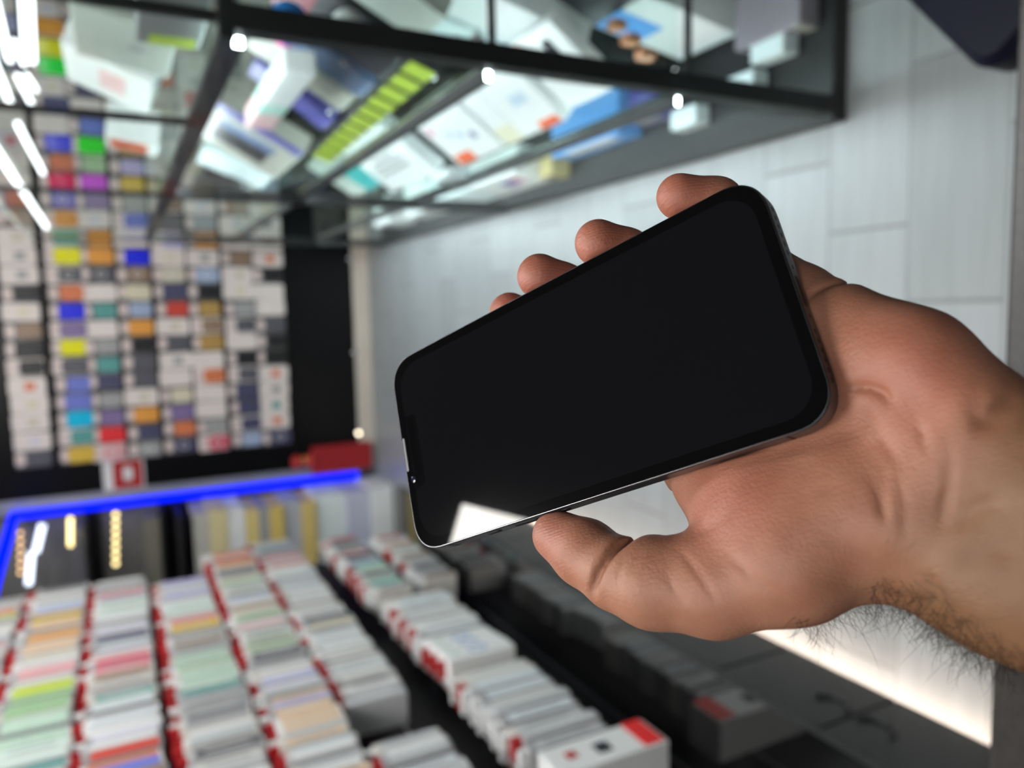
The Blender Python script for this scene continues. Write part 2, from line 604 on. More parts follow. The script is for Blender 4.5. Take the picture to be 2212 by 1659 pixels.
# keep the largest closed piece only
bm = bmesh.new()
bm.from_mesh(me)
bm.verts.ensure_lookup_table()
seen, best = set(), []
for v0 in bm.verts:
    if v0.index in seen:
        continue
    st, comp = [v0], []
    seen.add(v0.index)
    while st:
        v = st.pop()
        comp.append(v)
        for e in v.link_edges:
            u_ = e.other_vert(v)
            if u_.index not in seen:
                seen.add(u_.index)
                st.append(u_)
    if len(comp) > len(best):
        if best:
            bmesh.ops.delete(bm, geom=best, context='VERTS') if False else None
        best = comp
keep = set(v.index for v in best)
bmesh.ops.delete(bm, geom=[v for v in bm.verts if v.index not in keep], context='VERTS')
for it in range(2):
    bmesh.ops.smooth_vert(bm, verts=bm.verts[:], factor=.35, use_axis_x=True, use_axis_y=True, use_axis_z=True)
bm.to_mesh(me)
bm.free()
def make_skin():
    mt = bpy.data.materials.new('skin')
    mt.use_nodes = True
    nt = mt.node_tree
    b = nt.nodes['Principled BSDF']
    at = nt.nodes.new('ShaderNodeAttribute')
    at.attribute_name = 'tone'
    tc = nt.nodes.new('ShaderNodeTexCoord')
    n1 = nt.nodes.new('ShaderNodeTexNoise')
    n1.inputs['Scale'].default_value = .09
    n1.inputs['Detail'].default_value = 5
    nt.links.new(tc.outputs['Object'], n1.inputs['Vector'])
    mx = nt.nodes.new('ShaderNodeMix')
    mx.data_type = 'RGBA'
    mx.blend_type = 'MULTIPLY'
    mx.inputs[0].default_value = 1
    rp = nt.nodes.new('ShaderNodeValToRGB')
    rp.color_ramp.elements[0].position = .3
    rp.color_ramp.elements[0].color = (.88, .80, .76, 1)
    rp.color_ramp.elements[1].position = .7
    rp.color_ramp.elements[1].color = (1.06, 1.06, 1.06, 1)
    nt.links.new(n1.outputs['Fac'], rp.inputs[0])
    nt.links.new(at.outputs['Color'], mx.inputs[6])
    nt.links.new(rp.outputs[0], mx.inputs[7])
    nt.links.new(mx.outputs[2], b.inputs['Base Color'])
    b.inputs['Roughness'].default_value = .5
    b.inputs['Specular IOR Level'].default_value = .35
    b.inputs['Subsurface Weight'].default_value = .25
    b.inputs['Subsurface Radius'].default_value = (1.0, .35, .2)
    b.inputs['Subsurface Scale'].default_value = .0025
    # fine skin texture: pores plus faint lines
    n2 = nt.nodes.new('ShaderNodeTexNoise')
    n2.inputs['Scale'].default_value = 1.1
    n2.inputs['Detail'].default_value = 6
    nt.links.new(tc.outputs['Object'], n2.inputs['Vector'])
    mp = nt.nodes.new('ShaderNodeMapping')
    mp.inputs['Rotation'].default_value = (0, 0, math.radians(40))
    mp.inputs['Scale'].default_value = (.35, 1.6, .6)
    nt.links.new(tc.outputs['Object'], mp.inputs['Vector'])
    n3 = nt.nodes.new('ShaderNodeTexNoise')
    n3.inputs['Scale'].default_value = .5
    n3.inputs['Detail'].default_value = 4
    nt.links.new(mp.outputs[0], n3.inputs['Vector'])
    ad = nt.nodes.new('ShaderNodeMath')
    ad.operation = 'MULTIPLY_ADD'
    ad.inputs[1].default_value = .6
    nt.links.new(n3.outputs['Fac'], ad.inputs[0])
    nt.links.new(n2.outputs['Fac'], ad.inputs[2])
    # ridges of the finger prints
    wv = nt.nodes.new('ShaderNodeTexWave')
    wv.wave_type = 'RINGS'
    wv.inputs['Scale'].default_value = .32
    wv.inputs['Distortion'].default_value = 2.0
    wv.inputs['Detail Scale'].default_value = .2
    nt.links.new(tc.outputs['Object'], wv.inputs['Vector'])
    a2 = nt.nodes.new('ShaderNodeAttribute')
    a2.attribute_name = 'ridge'
    ml = nt.nodes.new('ShaderNodeMath')
    ml.operation = 'MULTIPLY'
    nt.links.new(wv.outputs['Fac'], ml.inputs[0])
    nt.links.new(a2.outputs['Fac'], ml.inputs[1])
    a3 = nt.nodes.new('ShaderNodeMath')
    a3.operation = 'MULTIPLY_ADD'
    a3.inputs[1].default_value = .25
    nt.links.new(ml.outputs[0], a3.inputs[0])
    nt.links.new(ad.outputs[0], a3.inputs[2])
    bp = nt.nodes.new('ShaderNodeBump')
    bp.inputs['Strength'].default_value = .35
    bp.inputs['Distance'].default_value = .0006
    nt.links.new(a3.outputs[0], bp.inputs['Height'])
    nt.links.new(bp.outputs['Normal'], b.inputs['Normal'])
    return mt


m_skin = make_skin()
co = np.empty(len(me.vertices) * 3, np.float32)
me.vertices.foreach_get('co', co)
co = co.reshape(-1, 3) * [1, -1, 1]           # u, v, w
base = np.array([.285, .134, .083])
red = np.array([.305, .099, .068])
brown = np.array([.178, .092, .046])


def blob(c, r):
    return np.exp(-((co - np.array(c)) ** 2).sum(1) / (2 * r * r))


fr = np.clip(sum(blob(ch[-1][:3], 9) for ch in fing) * .9 + blob((-14, 44, -2), 10) * .6 + blob((40, 46, 0), 14) * .55 + blob((92, 28, -4), 16) * .5, 0, 1)
fb = np.clip(((co[:, 0] - 77) * .70 + (co[:, 1] - 57) * .714) / 18, 0, 1)
tone = base * (1 - fr)[:, None] + red * fr[:, None]
tone = tone * (1 - fb)[:, None] + brown * fb[:, None]
attr = me.color_attributes.new('tone', 'FLOAT_COLOR', 'POINT')
attr.data.foreach_set('color', np.concatenate([tone, np.ones((len(tone), 1))], 1).astype(np.float32).ravel())
rd = np.clip(sum(blob(ch[-1][:3], 8) for ch in fing) + blob((-14, 44, -2), 9), 0, 1)
ra = me.attributes.new('ridge', 'FLOAT', 'POINT')
ra.data.foreach_set('value', rd.astype(np.float32))

hand = place('hand', me)
hand.matrix_world = PM
hand.data.materials.append(m_skin)
tag(hand, 'bare left hand and hairy wrist gripping the black phone, thumb on its edge', 'hand')

# thumb nail, its rim just showing past the tip
nm_ = MB()
an = Vector((-.77, .63, -.12)).normalized()
nd_ = Vector((-.35, -.55, -.76))
nd_ = (nd_ - an * nd_.dot(an)).normalized()
cr_ = an.cross(nd_)
c0 = Vector((-14.5, -44.6, -3.0))
rows = []
for i in range(9):
    t_ = -6.5 + 13.5 * i / 8
    wd_ = 5.6 * math.sqrt(max(.05, 1 - ((t_ + 1) / 9.5) ** 4))
    rw = []
    for j in range(9):
        a_ = (j / 8 - .5) * 2
        rw.append(nm_.bm.verts.new(c0 + an * t_ + cr_ * (a_ * wd_) + nd_ * (8.4 - 2.6 * a_ * a_ - .03 * max(0, t_) ** 2)))
    rows.append(rw)
for a_, b_ in zip(rows, rows[1:]):
    for j in range(8):
        nm_.bm.faces.new((a_[j], a_[j + 1], b_[j + 1], b_[j]))
bmesh.ops.solidify(nm_.bm, geom=nm_.bm.faces[:], thickness=.5)
nail = nm_.build('thumb_nail', mat('nail', (.52, .33, .26), .3, noise=.05), hand, True)


# ================================================================== the shop
YB = 4.8            # back wall
XL = -1.03          # left side plane, where the blue light frame runs
XF = -0.97          # sides of the hanging boxes
XR = 0.385          # front glass of the right-hand cabinet
YN = 1.187          # near end of that cabinet

# ------------------------------------------------------------------ floor of staggered planks
def floor_material():
    mt = bpy.data.materials.new('plank_tiles')
    mt.use_nodes = True
    nt = mt.node_tree
    b = nt.nodes['Principled BSDF']
    N, Lk = nt.nodes.new, nt.links.new

    def mth(op, a, bb=None, c=None):
        n_ = N('ShaderNodeMath')
        n_.operation = op
        for i, v in enumerate((a, bb, c)):
            if v is None:
                continue
            if isinstance(v, (int, float)):
                n_.inputs[i].default_value = v
            else:
                Lk(v, n_.inputs[i])
        return n_.outputs[0]
    tc = N('ShaderNodeTexCoord')
    sp = N('ShaderNodeSeparateXYZ')
    Lk(tc.outputs['Object'], sp.inputs[0])
    yy = mth('DIVIDE', mth('ADD', sp.outputs[1], -.838 + .196 * 20), .196)
    row = mth('FLOOR', yy)
    fy = mth('FRACT', yy)
    xx = mth('DIVIDE', mth('SUBTRACT', mth('ADD', sp.outputs[0], .475 * 40), mth('MULTIPLY', mth('SUBTRACT', row, 20), .158)), .475)
    colm = mth('FLOOR', xx)
    fx = mth('FRACT', xx)
    # distance to the joint in metres
    dx = mth('MULTIPLY', mth('SUBTRACT', .5, mth('ABSOLUTE', mth('SUBTRACT', fx, .5))), .475)
    dy = mth('MULTIPLY', mth('SUBTRACT', .5, mth('ABSOLUTE', mth('SUBTRACT', fy, .5))), .196)
    dm_ = mth('MINIMUM', mth('MULTIPLY', dx, .8), mth('MULTIPLY', dy, 1.6))
    g = N('ShaderNodeMapRange')
    g.inputs['From Min'].default_value = .0015
    g.inputs['From Max'].default_value = .0045
    Lk(dm_, g.inputs['Value'])
    wn = N('ShaderNodeTexWhiteNoise')
    wn.noise_dimensions = '2D'
    cb = N('ShaderNodeCombineXYZ')
    Lk(colm, cb.inputs[0])
    Lk(row, cb.inputs[1])
    Lk(cb.outputs[0], wn.inputs['Vector'])
    mp = N('ShaderNodeMapping')
    mp.inputs['Scale'].default_value = (3.0, 30, 1)
    Lk(tc.outputs['Object'], mp.inputs['Vector'])
    nz = N('ShaderNodeTexNoise')
    nz.inputs['Scale'].default_value = 1.4
    nz.inputs['Detail'].default_value = 5
    Lk(mp.outputs[0], nz.inputs['Vector'])
    v = mth('ADD', mth('MULTIPLY', wn.outputs['Value'], .05), mth('MULTIPLY', nz.outputs['Fac'], .10))
    val = mth('ADD', v, .215)
    cm = N('ShaderNodeCombineColor')
    Lk(mth('MULTIPLY', val, .94), cm.inputs[0])
    Lk(val, cm.inputs[1])
    Lk(mth('MULTIPLY', val, 1.02), cm.inputs[2])
    mx = N('ShaderNodeMix')
    mx.data_type = 'RGBA'
    mx.inputs[6].default_value = (.17, .175, .18, 1)
    Lk(cm.outputs[0], mx.inputs[7])
    Lk(g.outputs[0], mx.inputs[0])
    Lk(mx.outputs[2], b.inputs['Base Color'])
    b.inputs['Roughness'].default_value = .38
    bp = N('ShaderNodeBump')
    bp.inputs['Strength'].default_value = .4
    bp.inputs['Distance'].default_value = .002
    Lk(g.outputs[0], bp.inputs['Height'])
    Lk(bp.outputs['Normal'], b.inputs['Normal'])
    return mt


m_white = mat('white_card', (.74, .74, .73), .42, noise=.03, nscale=8)
m_black = mat('black_laminate', (.004, .0042, .005), .3, noise=.3, nscale=5, spec=.2)
m_matte = mat('matte_black', (.010, .010, .011), .5, noise=.3, nscale=9)
m_slate = mat('slate_gloss_front', (.010, .012, .0135), .25, noise=.15, nscale=4, spec=.3)
m_top = mat('polished_black_top', (.004, .004, .004), .08, spec=1.0, coat=1.0)
m_alu = mat('brushed_aluminium', (.42, .43, .47), .38, .6, noise=.1, nscale=30)
m_chrome = mat('chrome', (.75, .75, .76), .12, 1.0)
m_beige = mat('beige_skirting', (.62, .55, .48), .35, noise=.12, nscale=6)
m_char = mat('charcoal_ceiling', (.008, .008, .009), .8, noise=.2, nscale=3)
m_red = mat('red_card', (.42, .010, .014), .45, noise=.1, nscale=30)
m_dark = mat('dark_print', (.02, .022, .03), .5)

struct(MB().box(-2.1, 2.4, -1.6, 5.0, -.06, 0).build('floor', floor_material()))
struct(MB().box(-2.1, 2.4, -1.6, 5.0, 2.75, 2.82).build('ceiling', m_char))
struct(MB().box(XL + .035, 2.4, YB, 5.0, 0, 2.75).build('wall_back', m_black))
m_lw = mat('dark_wall_paint', (.17, .165, .15), .6, noise=.15, nscale=3)
struct(MB().box(-2.1, -1.62, -1.6, 5.0, 0, 2.75).build('wall_left', m_lw))
struct(MB().box(-1.62, XL + .035, 4.86, 5.0, 0, 2.75).build('wall_niche', m_lw))
struct(MB().box(2.3, 2.4, -1.6, 5.0, 0, 2.75).build('wall_right', mat('grey_wall_paint', (.10, .10, .105), .6, noise=.15, nscale=3)))
struct(MB().box(-2.1, 2.4, -1.7, -1.6, 0, 2.75).build('wall_front', mat('dim_wall_paint', (.03, .03, .033), .6, noise=.15, nscale=3)))
struct(MB().box(XL + .035, 2.3, YB - .015, YB, 0, .105, .004).build('baseboard_back', m_beige))
struct(MB().box(XL, XL + .075, YB - .02, YB + .02, .105, 2.3, .003).build('trim_1', m_alu))

# ------------------------------------------------------------------ ceiling panels (one mirrored in the phone, the last two added as fill)
m_diff = mat('lit_diffuser', (.9, .9, .9), .4, emit=(1.0, .965, .93), strength=12.0)
m_diff2 = mat('lit_diffuser_cool', (.9, .9, .9), .4, emit=(.92, .97, 1.0), strength=11.5)
m_rim = mat('lamp_rim', (.8, .8, .8), .4, emit=(1, .97, .9), strength=14.0)


def ceiling_panel(x0, x1, y0, y1, label, md):
    t = thing('ceiling_panel_light', label, 'ceiling light', ((x0 + x1) / 2, (y0 + y1) / 2, 2.75), 'ceiling panel lights')
    w, h = x1 - x0, y1 - y0
    fr = MB()
    for a, b_, c, d in ((-w / 2, w / 2, -h / 2, -h / 2 + .035), (-w / 2, w / 2, h / 2 - .035, h / 2),
                        (-w / 2, -w / 2 + .035, -h / 2 + .035, h / 2 - .035), (w / 2 - .035, w / 2, -h / 2 + .035, h / 2 - .035)):
        fr.box(a, b_, c, d, -.05, 0, .003)
    fr.build('rim', m_rim, t)
    MB().box(-w / 2 + .034, w / 2 - .034, -h / 2 + .034, h / 2 - .034, -.042, -.02).build('diffuser', md, t)
    return t


ceiling_panel(-.52, .08, .064, .664, 'square white ceiling panel lamp above the hand, mirrored in the phone screen', m_diff)
ceiling_panel(-.52, .08, 1.75, 2.35, 'square white ceiling panel lamp over the middle of the aisle', m_diff2)
ceiling_panel(-.52, .08, 3.2, 3.8, 'square white ceiling panel lamp near the back wall', mat('lit_diffuser_far', (.9, .9, .9), .4, emit=(1.0, .97, .93), strength=8.5))
ceiling_panel(.2, .8, 1.15, 1.75, 'added square ceiling fill panel above the near end of the glass cabinet', m_diff2)  # unseen fill lamp, added to lift the hand from the front right
ceiling_panel(-.4, .2, -1.3, -.7, 'added square ceiling fill panel behind the service counter', m_diff2)  # unseen fill lamp, added behind the camera to light the palm

w_ = bpy.data.worlds.new('world')
w_.use_nodes = True
w_.node_tree.nodes['Background'].inputs[0].default_value = (.6, .65, .7, 1)
w_.node_tree.nodes['Background'].inputs[1].default_value = .05
SC.world = w_

# ------------------------------------------------------------------ blue light frame and the niche on the left
m_blue = mat('blue_light', (.0, .0, .05), 1.0, spec=0.0, emit=(.0, .008, 1.0), strength=1.6)
t = thing('led_frame', 'glowing blue light strip framing the niche in the left corner', 'light strip', (XL, YB - .03, 0))
MB().tube([(0, 0, .13), (0, 0, 1.0), (0, 0, 2.0)], .022, 10).build('upright', m_blue, t, True)
MB().tube([(0, 0, 2.0), (0, -.5, 1.975), (0, -1.08, 1.95), (0, -1.5, 1.93)], .022, 10).build('top_strip', m_blue, t, True)

stack_cols = [(.30, .29, .26), (.42, .36, .20), (.48, .48, .48), (.45, .36, .14), (.20, .20, .21), (.42, .32, .09), (.27, .28, .31),
              (.44, .33, .12), (.46, .50, .56), (.34, .35, .43), (.52, .52, .58)]
stack_px = [(415, 448), (450, 488), (490, 527), (529, 556), (558, 580), (582, 611), (613, 650), (652, 682), (684, 748), (750, 800), (802, 850)]
stack_lab = ['dim grey', 'pale straw', 'light grey', 'straw yellow', 'dark grey', 'mustard yellow', 'mid grey', 'deep yellow', 'pale blue grey', 'lavender grey', 'whitish lavender']
stack_objs = []
for (a, b_), c, lb in zip(stack_px, stack_cols, stack_lab):
    z1, z0 = hit(a, 1090, 1, 4.45)[2], hit(b_ + 2, 1090, 1, 4.45)[2]
    dx = RNG.uniform(-.02, .02)
    o = MB().box(-1.60, -1.075 + dx, 4.45 + RNG.uniform(0, .03), 4.80, z0, z1, .004).build('carton', mat('carton_' + lb.replace(' ', '_'), tuple(min(.85, v * 1.7) for v in c), .5, noise=.08, nscale=12))
    stack_objs.append(o)
    tag(o, f'{lb} flat carton in the tall stack inside the left niche', 'carton', 'cartons stacked in the niche')
zmin = hit(852, 1090, 1, 4.45)[2]
o = MB().box(-1.61, -1.06, 4.42, 4.84, 0, zmin - .03, .004).build('plinth', m_matte)
tag(o, 'low black plinth under the carton stack in the left niche', 'plinth')
# shelf with warm light chains above the stack
ztop = hit(413, 1090, 1, 4.45)[2]
t = thing('niche_shelf', 'dark shelf above the carton stack in the left niche', 'shelf', (-1.34, 4.62, ztop + .06))
MB().box(-.27, .27, -.2, .22, -.012, .012, .003).build('board', m_matte, t)
MB().box(-.27, .27, .19, .22, -.10, -.012, .003).build('bracket', m_matte, t)
m_gold = mat('warm_bulb', (.9, .7, .3), .3, emit=(1.0, .80, .36), strength=2.2)
m_amber = mat('amber_bulb', (.9, .6, .3), .3, emit=(1.0, .62, .30), strength=1.5)
m_ice = mat('cold_tube', (.9, .9, 1), .3, emit=(.72, .82, 1.0), strength=1.8)
m_wire = mat('dark_wire', (.03, .03, .03), .5)
for nm, lab, pts, mm, r in (
        ('light_chain', 'chain of golden bulbs along the niche shelf beside the carton stack', [(250, 1112 + 17.5 * k) for k in range(7)], m_gold, .013),
        ('light_chain', 'blurred golden light chain in the middle of the left niche', [(152, 1122 + 9 * k) for k in range(7)], m_gold, .012),
        ('light_chain', 'chain of amber bulbs nearest the blue top strip in the niche', [(44, 1152 + 17 * k) for k in range(6)], m_amber, .010)):
    P = [hit(x, y, 1, 4.62) for x, y in pts]
    t = thing(nm, lab, 'light chain', P[0], 'light chains in the niche')
    MB().tube([np.array(p) - P[0] + [0, .012, .0] for p in P], .002, 6).build('wire', m_wire, t)
    for p in P:
        d = np.array(p) - P[0]
        MB().lathe([(r * .35, -r), (r * .9, -r * .5), (r, 0), (r * .8, r * .6), (r * .3, r)], 12, Matrix.Translation(d)).build('bulb', mm, t, True)
for lab, p, q in (('short cold white light tube hanging in the niche, the upper one', (92, 1132), (78, 1192)),
                  ('short cold white light tube hanging in the niche, the lower one', (68, 1192), (62, 1262))):
    a, b_ = hit(*p, 1, 4.66), hit(*q, 1, 4.66)
    t = thing('light_tube', lab, 'light tube', a, 'cold light tubes in the niche')
    MB().tube([(0, 0, 0), (b_ - a) / 2, b_ - a], .016, 10).build('tube', m_ice, t, True)
    MB().tube([(0, 0, 0), -(b_ - a) * .06], .018, 10).build('end_cap', m_alu, t, True)
# pale hanging slips in the niche
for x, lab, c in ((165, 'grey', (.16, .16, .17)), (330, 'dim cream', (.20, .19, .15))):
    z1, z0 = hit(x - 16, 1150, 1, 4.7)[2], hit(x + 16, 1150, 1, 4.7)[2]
    sh_ = thing('niche_shelf', f'thin dark shelf under the {lab} carton in the left niche', 'shelf', (-1.34, 4.75, z0))
    MB().box(-.27, .27, -.09, .10, -.020, -.002, .003).build('board', m_matte, sh_)
    MB().box(-.27, .27, .085, .105, -.08, -.02, .003).build('bracket', m_matte, sh_)
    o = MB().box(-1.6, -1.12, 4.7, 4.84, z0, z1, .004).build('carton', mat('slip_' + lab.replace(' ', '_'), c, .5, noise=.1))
    tag(o, f'{lab} carton on the upper shelves of the left niche', 'carton', 'cartons on the niche shelves')

# ------------------------------------------------------------------ left counter with glossy doors
t = thing('counter_cabinet', 'low black counter with glossy dark doors under the hanging boxes', 'cabinet', (0, 0, 0))
MB().box(-1.15, -.845, 0.42, 3.28, .065, .335, .003).build('body', m_matte, t)
MB().box(-1.15, -.79, 0.41, 3.29, .335, .352).build('top_board', m_top, t)
MB().box(-.791, -.787, 0.41, 3.29, .334, .3515, .001).build('top_edge', m_matte, t)
MB().box(-1.15, -.93, 0.42, 3.28, 0, .065).build('toe_kick', mat('pale_toe_kick', (.55, .52, .48), .4, noise=.08), t)
y = .4225
k = 0
while y < 3.2 - .2:
    d = MB().box(-.845, -.815, y + .002, y + .278, .068, .331, .003).build('door', m_slate, t)
    yc = y + (.278 - .05 if k % 2 == 1 else .05)
    arc = [(-.813, yc + .036 * math.cos(a), .205 + .036 * math.sin(a)) for a in [math.radians(180 + 180 * i / 10) for i in range(11)]]
    MB().tube(arc, .0055, 8).build('handle', m_matte, d, True)
    y += .28
    k += 1
o = MB().box(-.925, -.905, 0.45, 3.25, .045, .062).build('light_strip', mat('warm_strip', (.9, .8, .7), .4, emit=(1.0, .80, .66), strength=26.0), t)
o['label'] = 'warm white light strip'
# slatted back panel for the hanging rails
t = thing('back_panel', 'black panel carrying the rails of hanging boxes on the left', 'panel', (0, 0, 0))
pb = MB().box(-1.145, -1.125, 0.42, 3.42, .352, 2.1, .002)
pb.build('board', m_matte, t)
for z in (.42, .62, .82, 1.02, 1.22, 1.42, 1.62, 1.82):
    MB().box(-1.1255, -1.121, 0.42, 3.42, z - .004, z + .004).build('groove_strip', m_alu, t)

# ------------------------------------------------------------------ hanging boxes
ORD = ['', 'first', 'second', 'third', 'fourth', 'fifth', 'sixth', 'seventh', 'eighth', 'ninth', 'tenth', 'eleventh', 'twelfth', 'thirteenth',
       'fourteenth', 'fifteenth', 'sixteenth', 'seventeenth', 'eighteenth', 'nineteenth', 'twentieth']


def ordinal(n_):
    if n_ <= 20:
        return ORD[n_]
    t_, u_ = divmod(n_, 10)
    tens = {2: 'twenty', 3: 'thirty', 4: 'forty', 5: 'fifty', 6: 'sixty', 7: 'seventy'}[t_]
    if u_ == 0:
        return tens[:-1] + 'ieth'
    return tens + '-' + ORD[u_]


PAL = dict(wh=((.70, .70, .68), 'white'), gy=((.36, .36, .36), 'grey'), dg=((.10, .10, .12), 'dark grey'), nv=((.07, .07, .14), 'navy'),
           bl=((.16, .20, .62), 'blue'), lb=((.36, .44, .62), 'slate blue'), li=((.46, .44, .74), 'lilac'), ye=((.72, .48, .06), 'yellow'),
           pe=((.72, .52, .36), 'peach'), be=((.62, .56, .46), 'beige'), pk=((.74, .38, .40), 'pink'), rp=((.66, .10, .16), 'raspberry'),
           lm=((.52, .62, .07), 'lime'), gr=((.32, .50, .28), 'green'), mi=((.46, .62, .50), 'mint'), te=((.10, .34, .32), 'teal'),
           og=((.70, .20, .08), 'orange red'), or_=((.78, .34, .06), 'orange'), bk=((.012, .012, .014), 'black'), br=((.30, .20, .14), 'brown'),
           cy=((.10, .42, .60), 'cyan'), rd=((.62, .06, .04), 'red'), sg=((.40, .46, .36), 'sage'), lw=((.66, .64, .72), 'pale lilac'),
           mw=((.60, .70, .65), 'pale mint'), tn=((.46, .28, .08), 'tan'), cr=((.70, .64, .48), 'cream'), pu=((.22, .16, .34), 'purple'))
PM_ = {k: mat('print_' + v[1].replace(' ', '_'), v[0], .38, noise=.1, nscale=25) for k, v in PAL.items()}
m_clear = mat('grey_tray', (.50, .50, .50), .3, noise=.05)

BODY = [m_white, mat('warm_white_body', (.60, .56, .52), .4, noise=.05), mat('grey_white_body', (.46, .46, .47), .4, noise=.05), mat('grey_plastic_body', (.30, .29, .30), .35, noise=.05)]  # body tints, one picked at random per box
WHITES = [m_white, mat('print_off_white', (.62, .61, .58), .4, noise=.05), mat('print_light_grey', (.50, .50, .51), .4, noise=.05), mat('print_cool_white', (.60, .64, .66), .4, noise=.05)]
BOXES = {}


def box_meshes(th, h, wx=.088):
    """box body, printed edge and hang tab; origin at the top middle of the side towards the aisle"""
    key = (round(th, 3), round(h, 3))
    if key not in BOXES:
        body = MB().box(-wx, 0, -th / 2, th / 2, -h - .03, -.03, .0025).mesh('box_body')
        edge = MB().box(-.001, .0008, -th / 2 + .002, th / 2 - .002, -h * .97 - .03 + .004, -.03 - h * .10).mesh('edge_print')
        tab = MB().box(-wx * .75, -.003, -th * .22, th * .22, -.0305, -.006, .0006).mesh('hang_tab')
        line = MB().box(-.001, .0011, -.0022, .0022, -h * .8 - .03, -.03 - h * .22).mesh('title_line')
        BOXES[key] = (body, edge, tab, line)
    return BOXES[key]


def hang(row_name, group, ztop, y_far, y_near, h, seq, ths=(.028, .034, .042), gap=None, tabs=.68, x=XF):
    rail = thing('display_rail', f'thin metal rail carrying the {row_name} of boxes', 'rail', (x - .045, (y_far + y_near) / 2, ztop - .010), 'rails of hanging boxes')
    ln = (y_far - y_near) / 2 + .03
    MB().tube([(0, -ln, 0), (0, 0, 0), (0, ln, 0)], .0025, 8).build('rod', m_chrome, rail, True)
    for yy in (-ln + .01, 0, ln - .01):
        MB().tube([(0, yy, 0), (-.06, yy, .012), (-.111, yy, .014)], .003, 8).build('arm', m_chrome, rail, True)
    y, i, n_ = y_far, 0, 0
    while y > y_near:
        c = seq[min(int(i), len(seq) - 1)] if i < len(seq) else RNG.choice(seq[-6:])
        th = RNG.choice(ths)
        if gap and gap[1] < y < gap[0]:
            y = gap[1]
            continue
        i += 1
        n_ += 1
        be_, ee, te_, le = box_meshes(th, h)
        o = place('phone_case_box', be_, None, (x + RNG.uniform(-.007, .006), y - th / 2, ztop + RNG.uniform(-.006, .004)), RNG.choice(BODY) if c not in ('dg', 'bk', 'nv') else m_clear)
        o.rotation_euler = (RNG.uniform(-.008, .008), 0, RNG.uniform(-.008, .008))
        e = place('edge_print', ee, o, None, RNG.choice(WHITES) if c == 'wh' else PM_[c])
        rt = RNG.random() < tabs
        place('hang_tab', te_, o, None, m_red if rt else m_white)
        if RNG.random() < .5:
            place('title_line', le, o, None, RNG.choice([m_white, PM_['gy'], PM_['dg'], m_white]))
        tag(o, f'boxed phone case with {PAL[c][1]} edge, {ordinal(n_)} from far end of {row_name}', 'phone case box', group)
        y -= th + RNG.uniform(.003, .005)


def seq(s):
    out = []
    for w in s.split():
        a, _, b_ = w.partition('*')
        out += [a] * int(b_ or 1)
    return out


YE = 1.30
hang('topmost hanging row', 'boxes in the topmost hanging row', 1.985, 3.15, 1.75, .155, seq('gy*3 li og lm gy wh*4 gy pk wh*3 dg wh*5'))
hang('second hanging row', 'boxes in the second hanging row', 1.80, 3.20, 1.60, .165,
     seq('dg gy*2 wh gy lb li ye*2 pe*3 or_ pe*3 be wh pk*2 wh lm*2 gr*3 mi*4 mw*2 te wh*3 sg bl*2 dg wh cy bl mi wh lb wh*2'))
hang('third hanging row', 'boxes in the third hanging row', 1.61, 3.18, 1.52, .165,
     seq('gy wh gy te pk*2 lb mi*2 mw*3 wh gy lw*2 nv*2 wh lw pk rp*2 pk br wh gy te mw wh*4 lw wh rd og bl br wh or_*2 wh'))
hang('fourth hanging row', 'boxes in the fourth hanging row', 1.405, 3.05, 1.46, .165,
     seq('li*2 wh lw li*2 wh mw*3 pk rp ye*2 gy*2 br gy mi*2 gr mi*3 te gy*3 dg gy wh*2 gy dg wh*3 mi*2 gr wh'))
hang('fifth hanging row', 'boxes in the fifth hanging row', 1.21, 3.30, 1.42, .160,
     seq('gy og*2 rd gy or_ dg*2 dg be gr wh*2 sg gy lb wh br pe be gr sg pk wh gy sg*2 gr wh dg*2 gy wh*2 li lw wh pe li'))
hang('sixth hanging row', 'boxes in the sixth hanging row', 1.025, 3.38, 1.38, .160,
     seq('cr wh te lb dg gy rp pk wh rd wh*14 dg*2 cr gy wh*10'), (.03, .034, .04), gap=(hit(872, 1488, 0, XF)[1], hit(955, 1562, 0, XF)[1]))
hang('far short row', 'boxes in the far short row', .735, 3.25, 2.52, .13, seq('rp dg*2 gy dg pk dg*2 gy lb te mi*2 dg'), tabs=.35)
hang('far lowest row', 'boxes in the far lowest row', .545, 3.15, 2.56, .13, seq('rd wh*2 og wh te wh gy br gy*3 dg gy'), tabs=.3)
hang('lowest near row', 'boxes in the lowest near row', .725, 2.44, 1.43, .205, seq('wh*9'), (.036, .042), gap=(2.075, 1.835), tabs=.3)

# the wide boxes in the lowest near row
def ring_mesh(R):
    me_ = MB().torus(R, .0032, Matrix.Rotation(math.radians(90), 4, 'Y') @ Matrix.Scale(1.5, 4, (1, 0, 0)), 28, 6).mesh('ring_print', None, True)
    return me_


for k, (y, th) in enumerate(((2.02, .055), (1.96, .055), (1.90, .075))):
    body = MB().box(-.088, 0, -th / 2, th / 2, -.225, -.025, .003).build('charger_box', m_white, None, loc=(XF + .012 + .006 * k, y, .725))
    place('ring_print', ring_mesh(.017), body, (.0005, 0, -.125), PM_['lb'])
    MB().box(-.065, -.012, -.002, .002, -.026, .0, .0008).build('hang_tab', m_red, body)
    MB().box(-.001, .0008, -.010, .010, -.066, -.05).build('small_print', PM_['mi'], body)
    tag(body, f'wide white charger box with grey ring print, {ORD[k + 1]} from far end of its trio', 'charger box', 'white ring print boxes in the lowest near row')
body = MB().box(-.10, 0, -.052, .052, -.275, -.0, .003).build('charger_box', m_white, None, loc=(XF + .02, 1.325, .70))
MB().box(-.06, .0012, -.046, .0525, -.268, -.218).build('red_band', mat('bright_red_print', (.80, .02, .02), .4, noise=.05), body)
MB().box(-.001, .0014, -.020, .016, -.150, -.115).build('phone_print', m_dark, body)
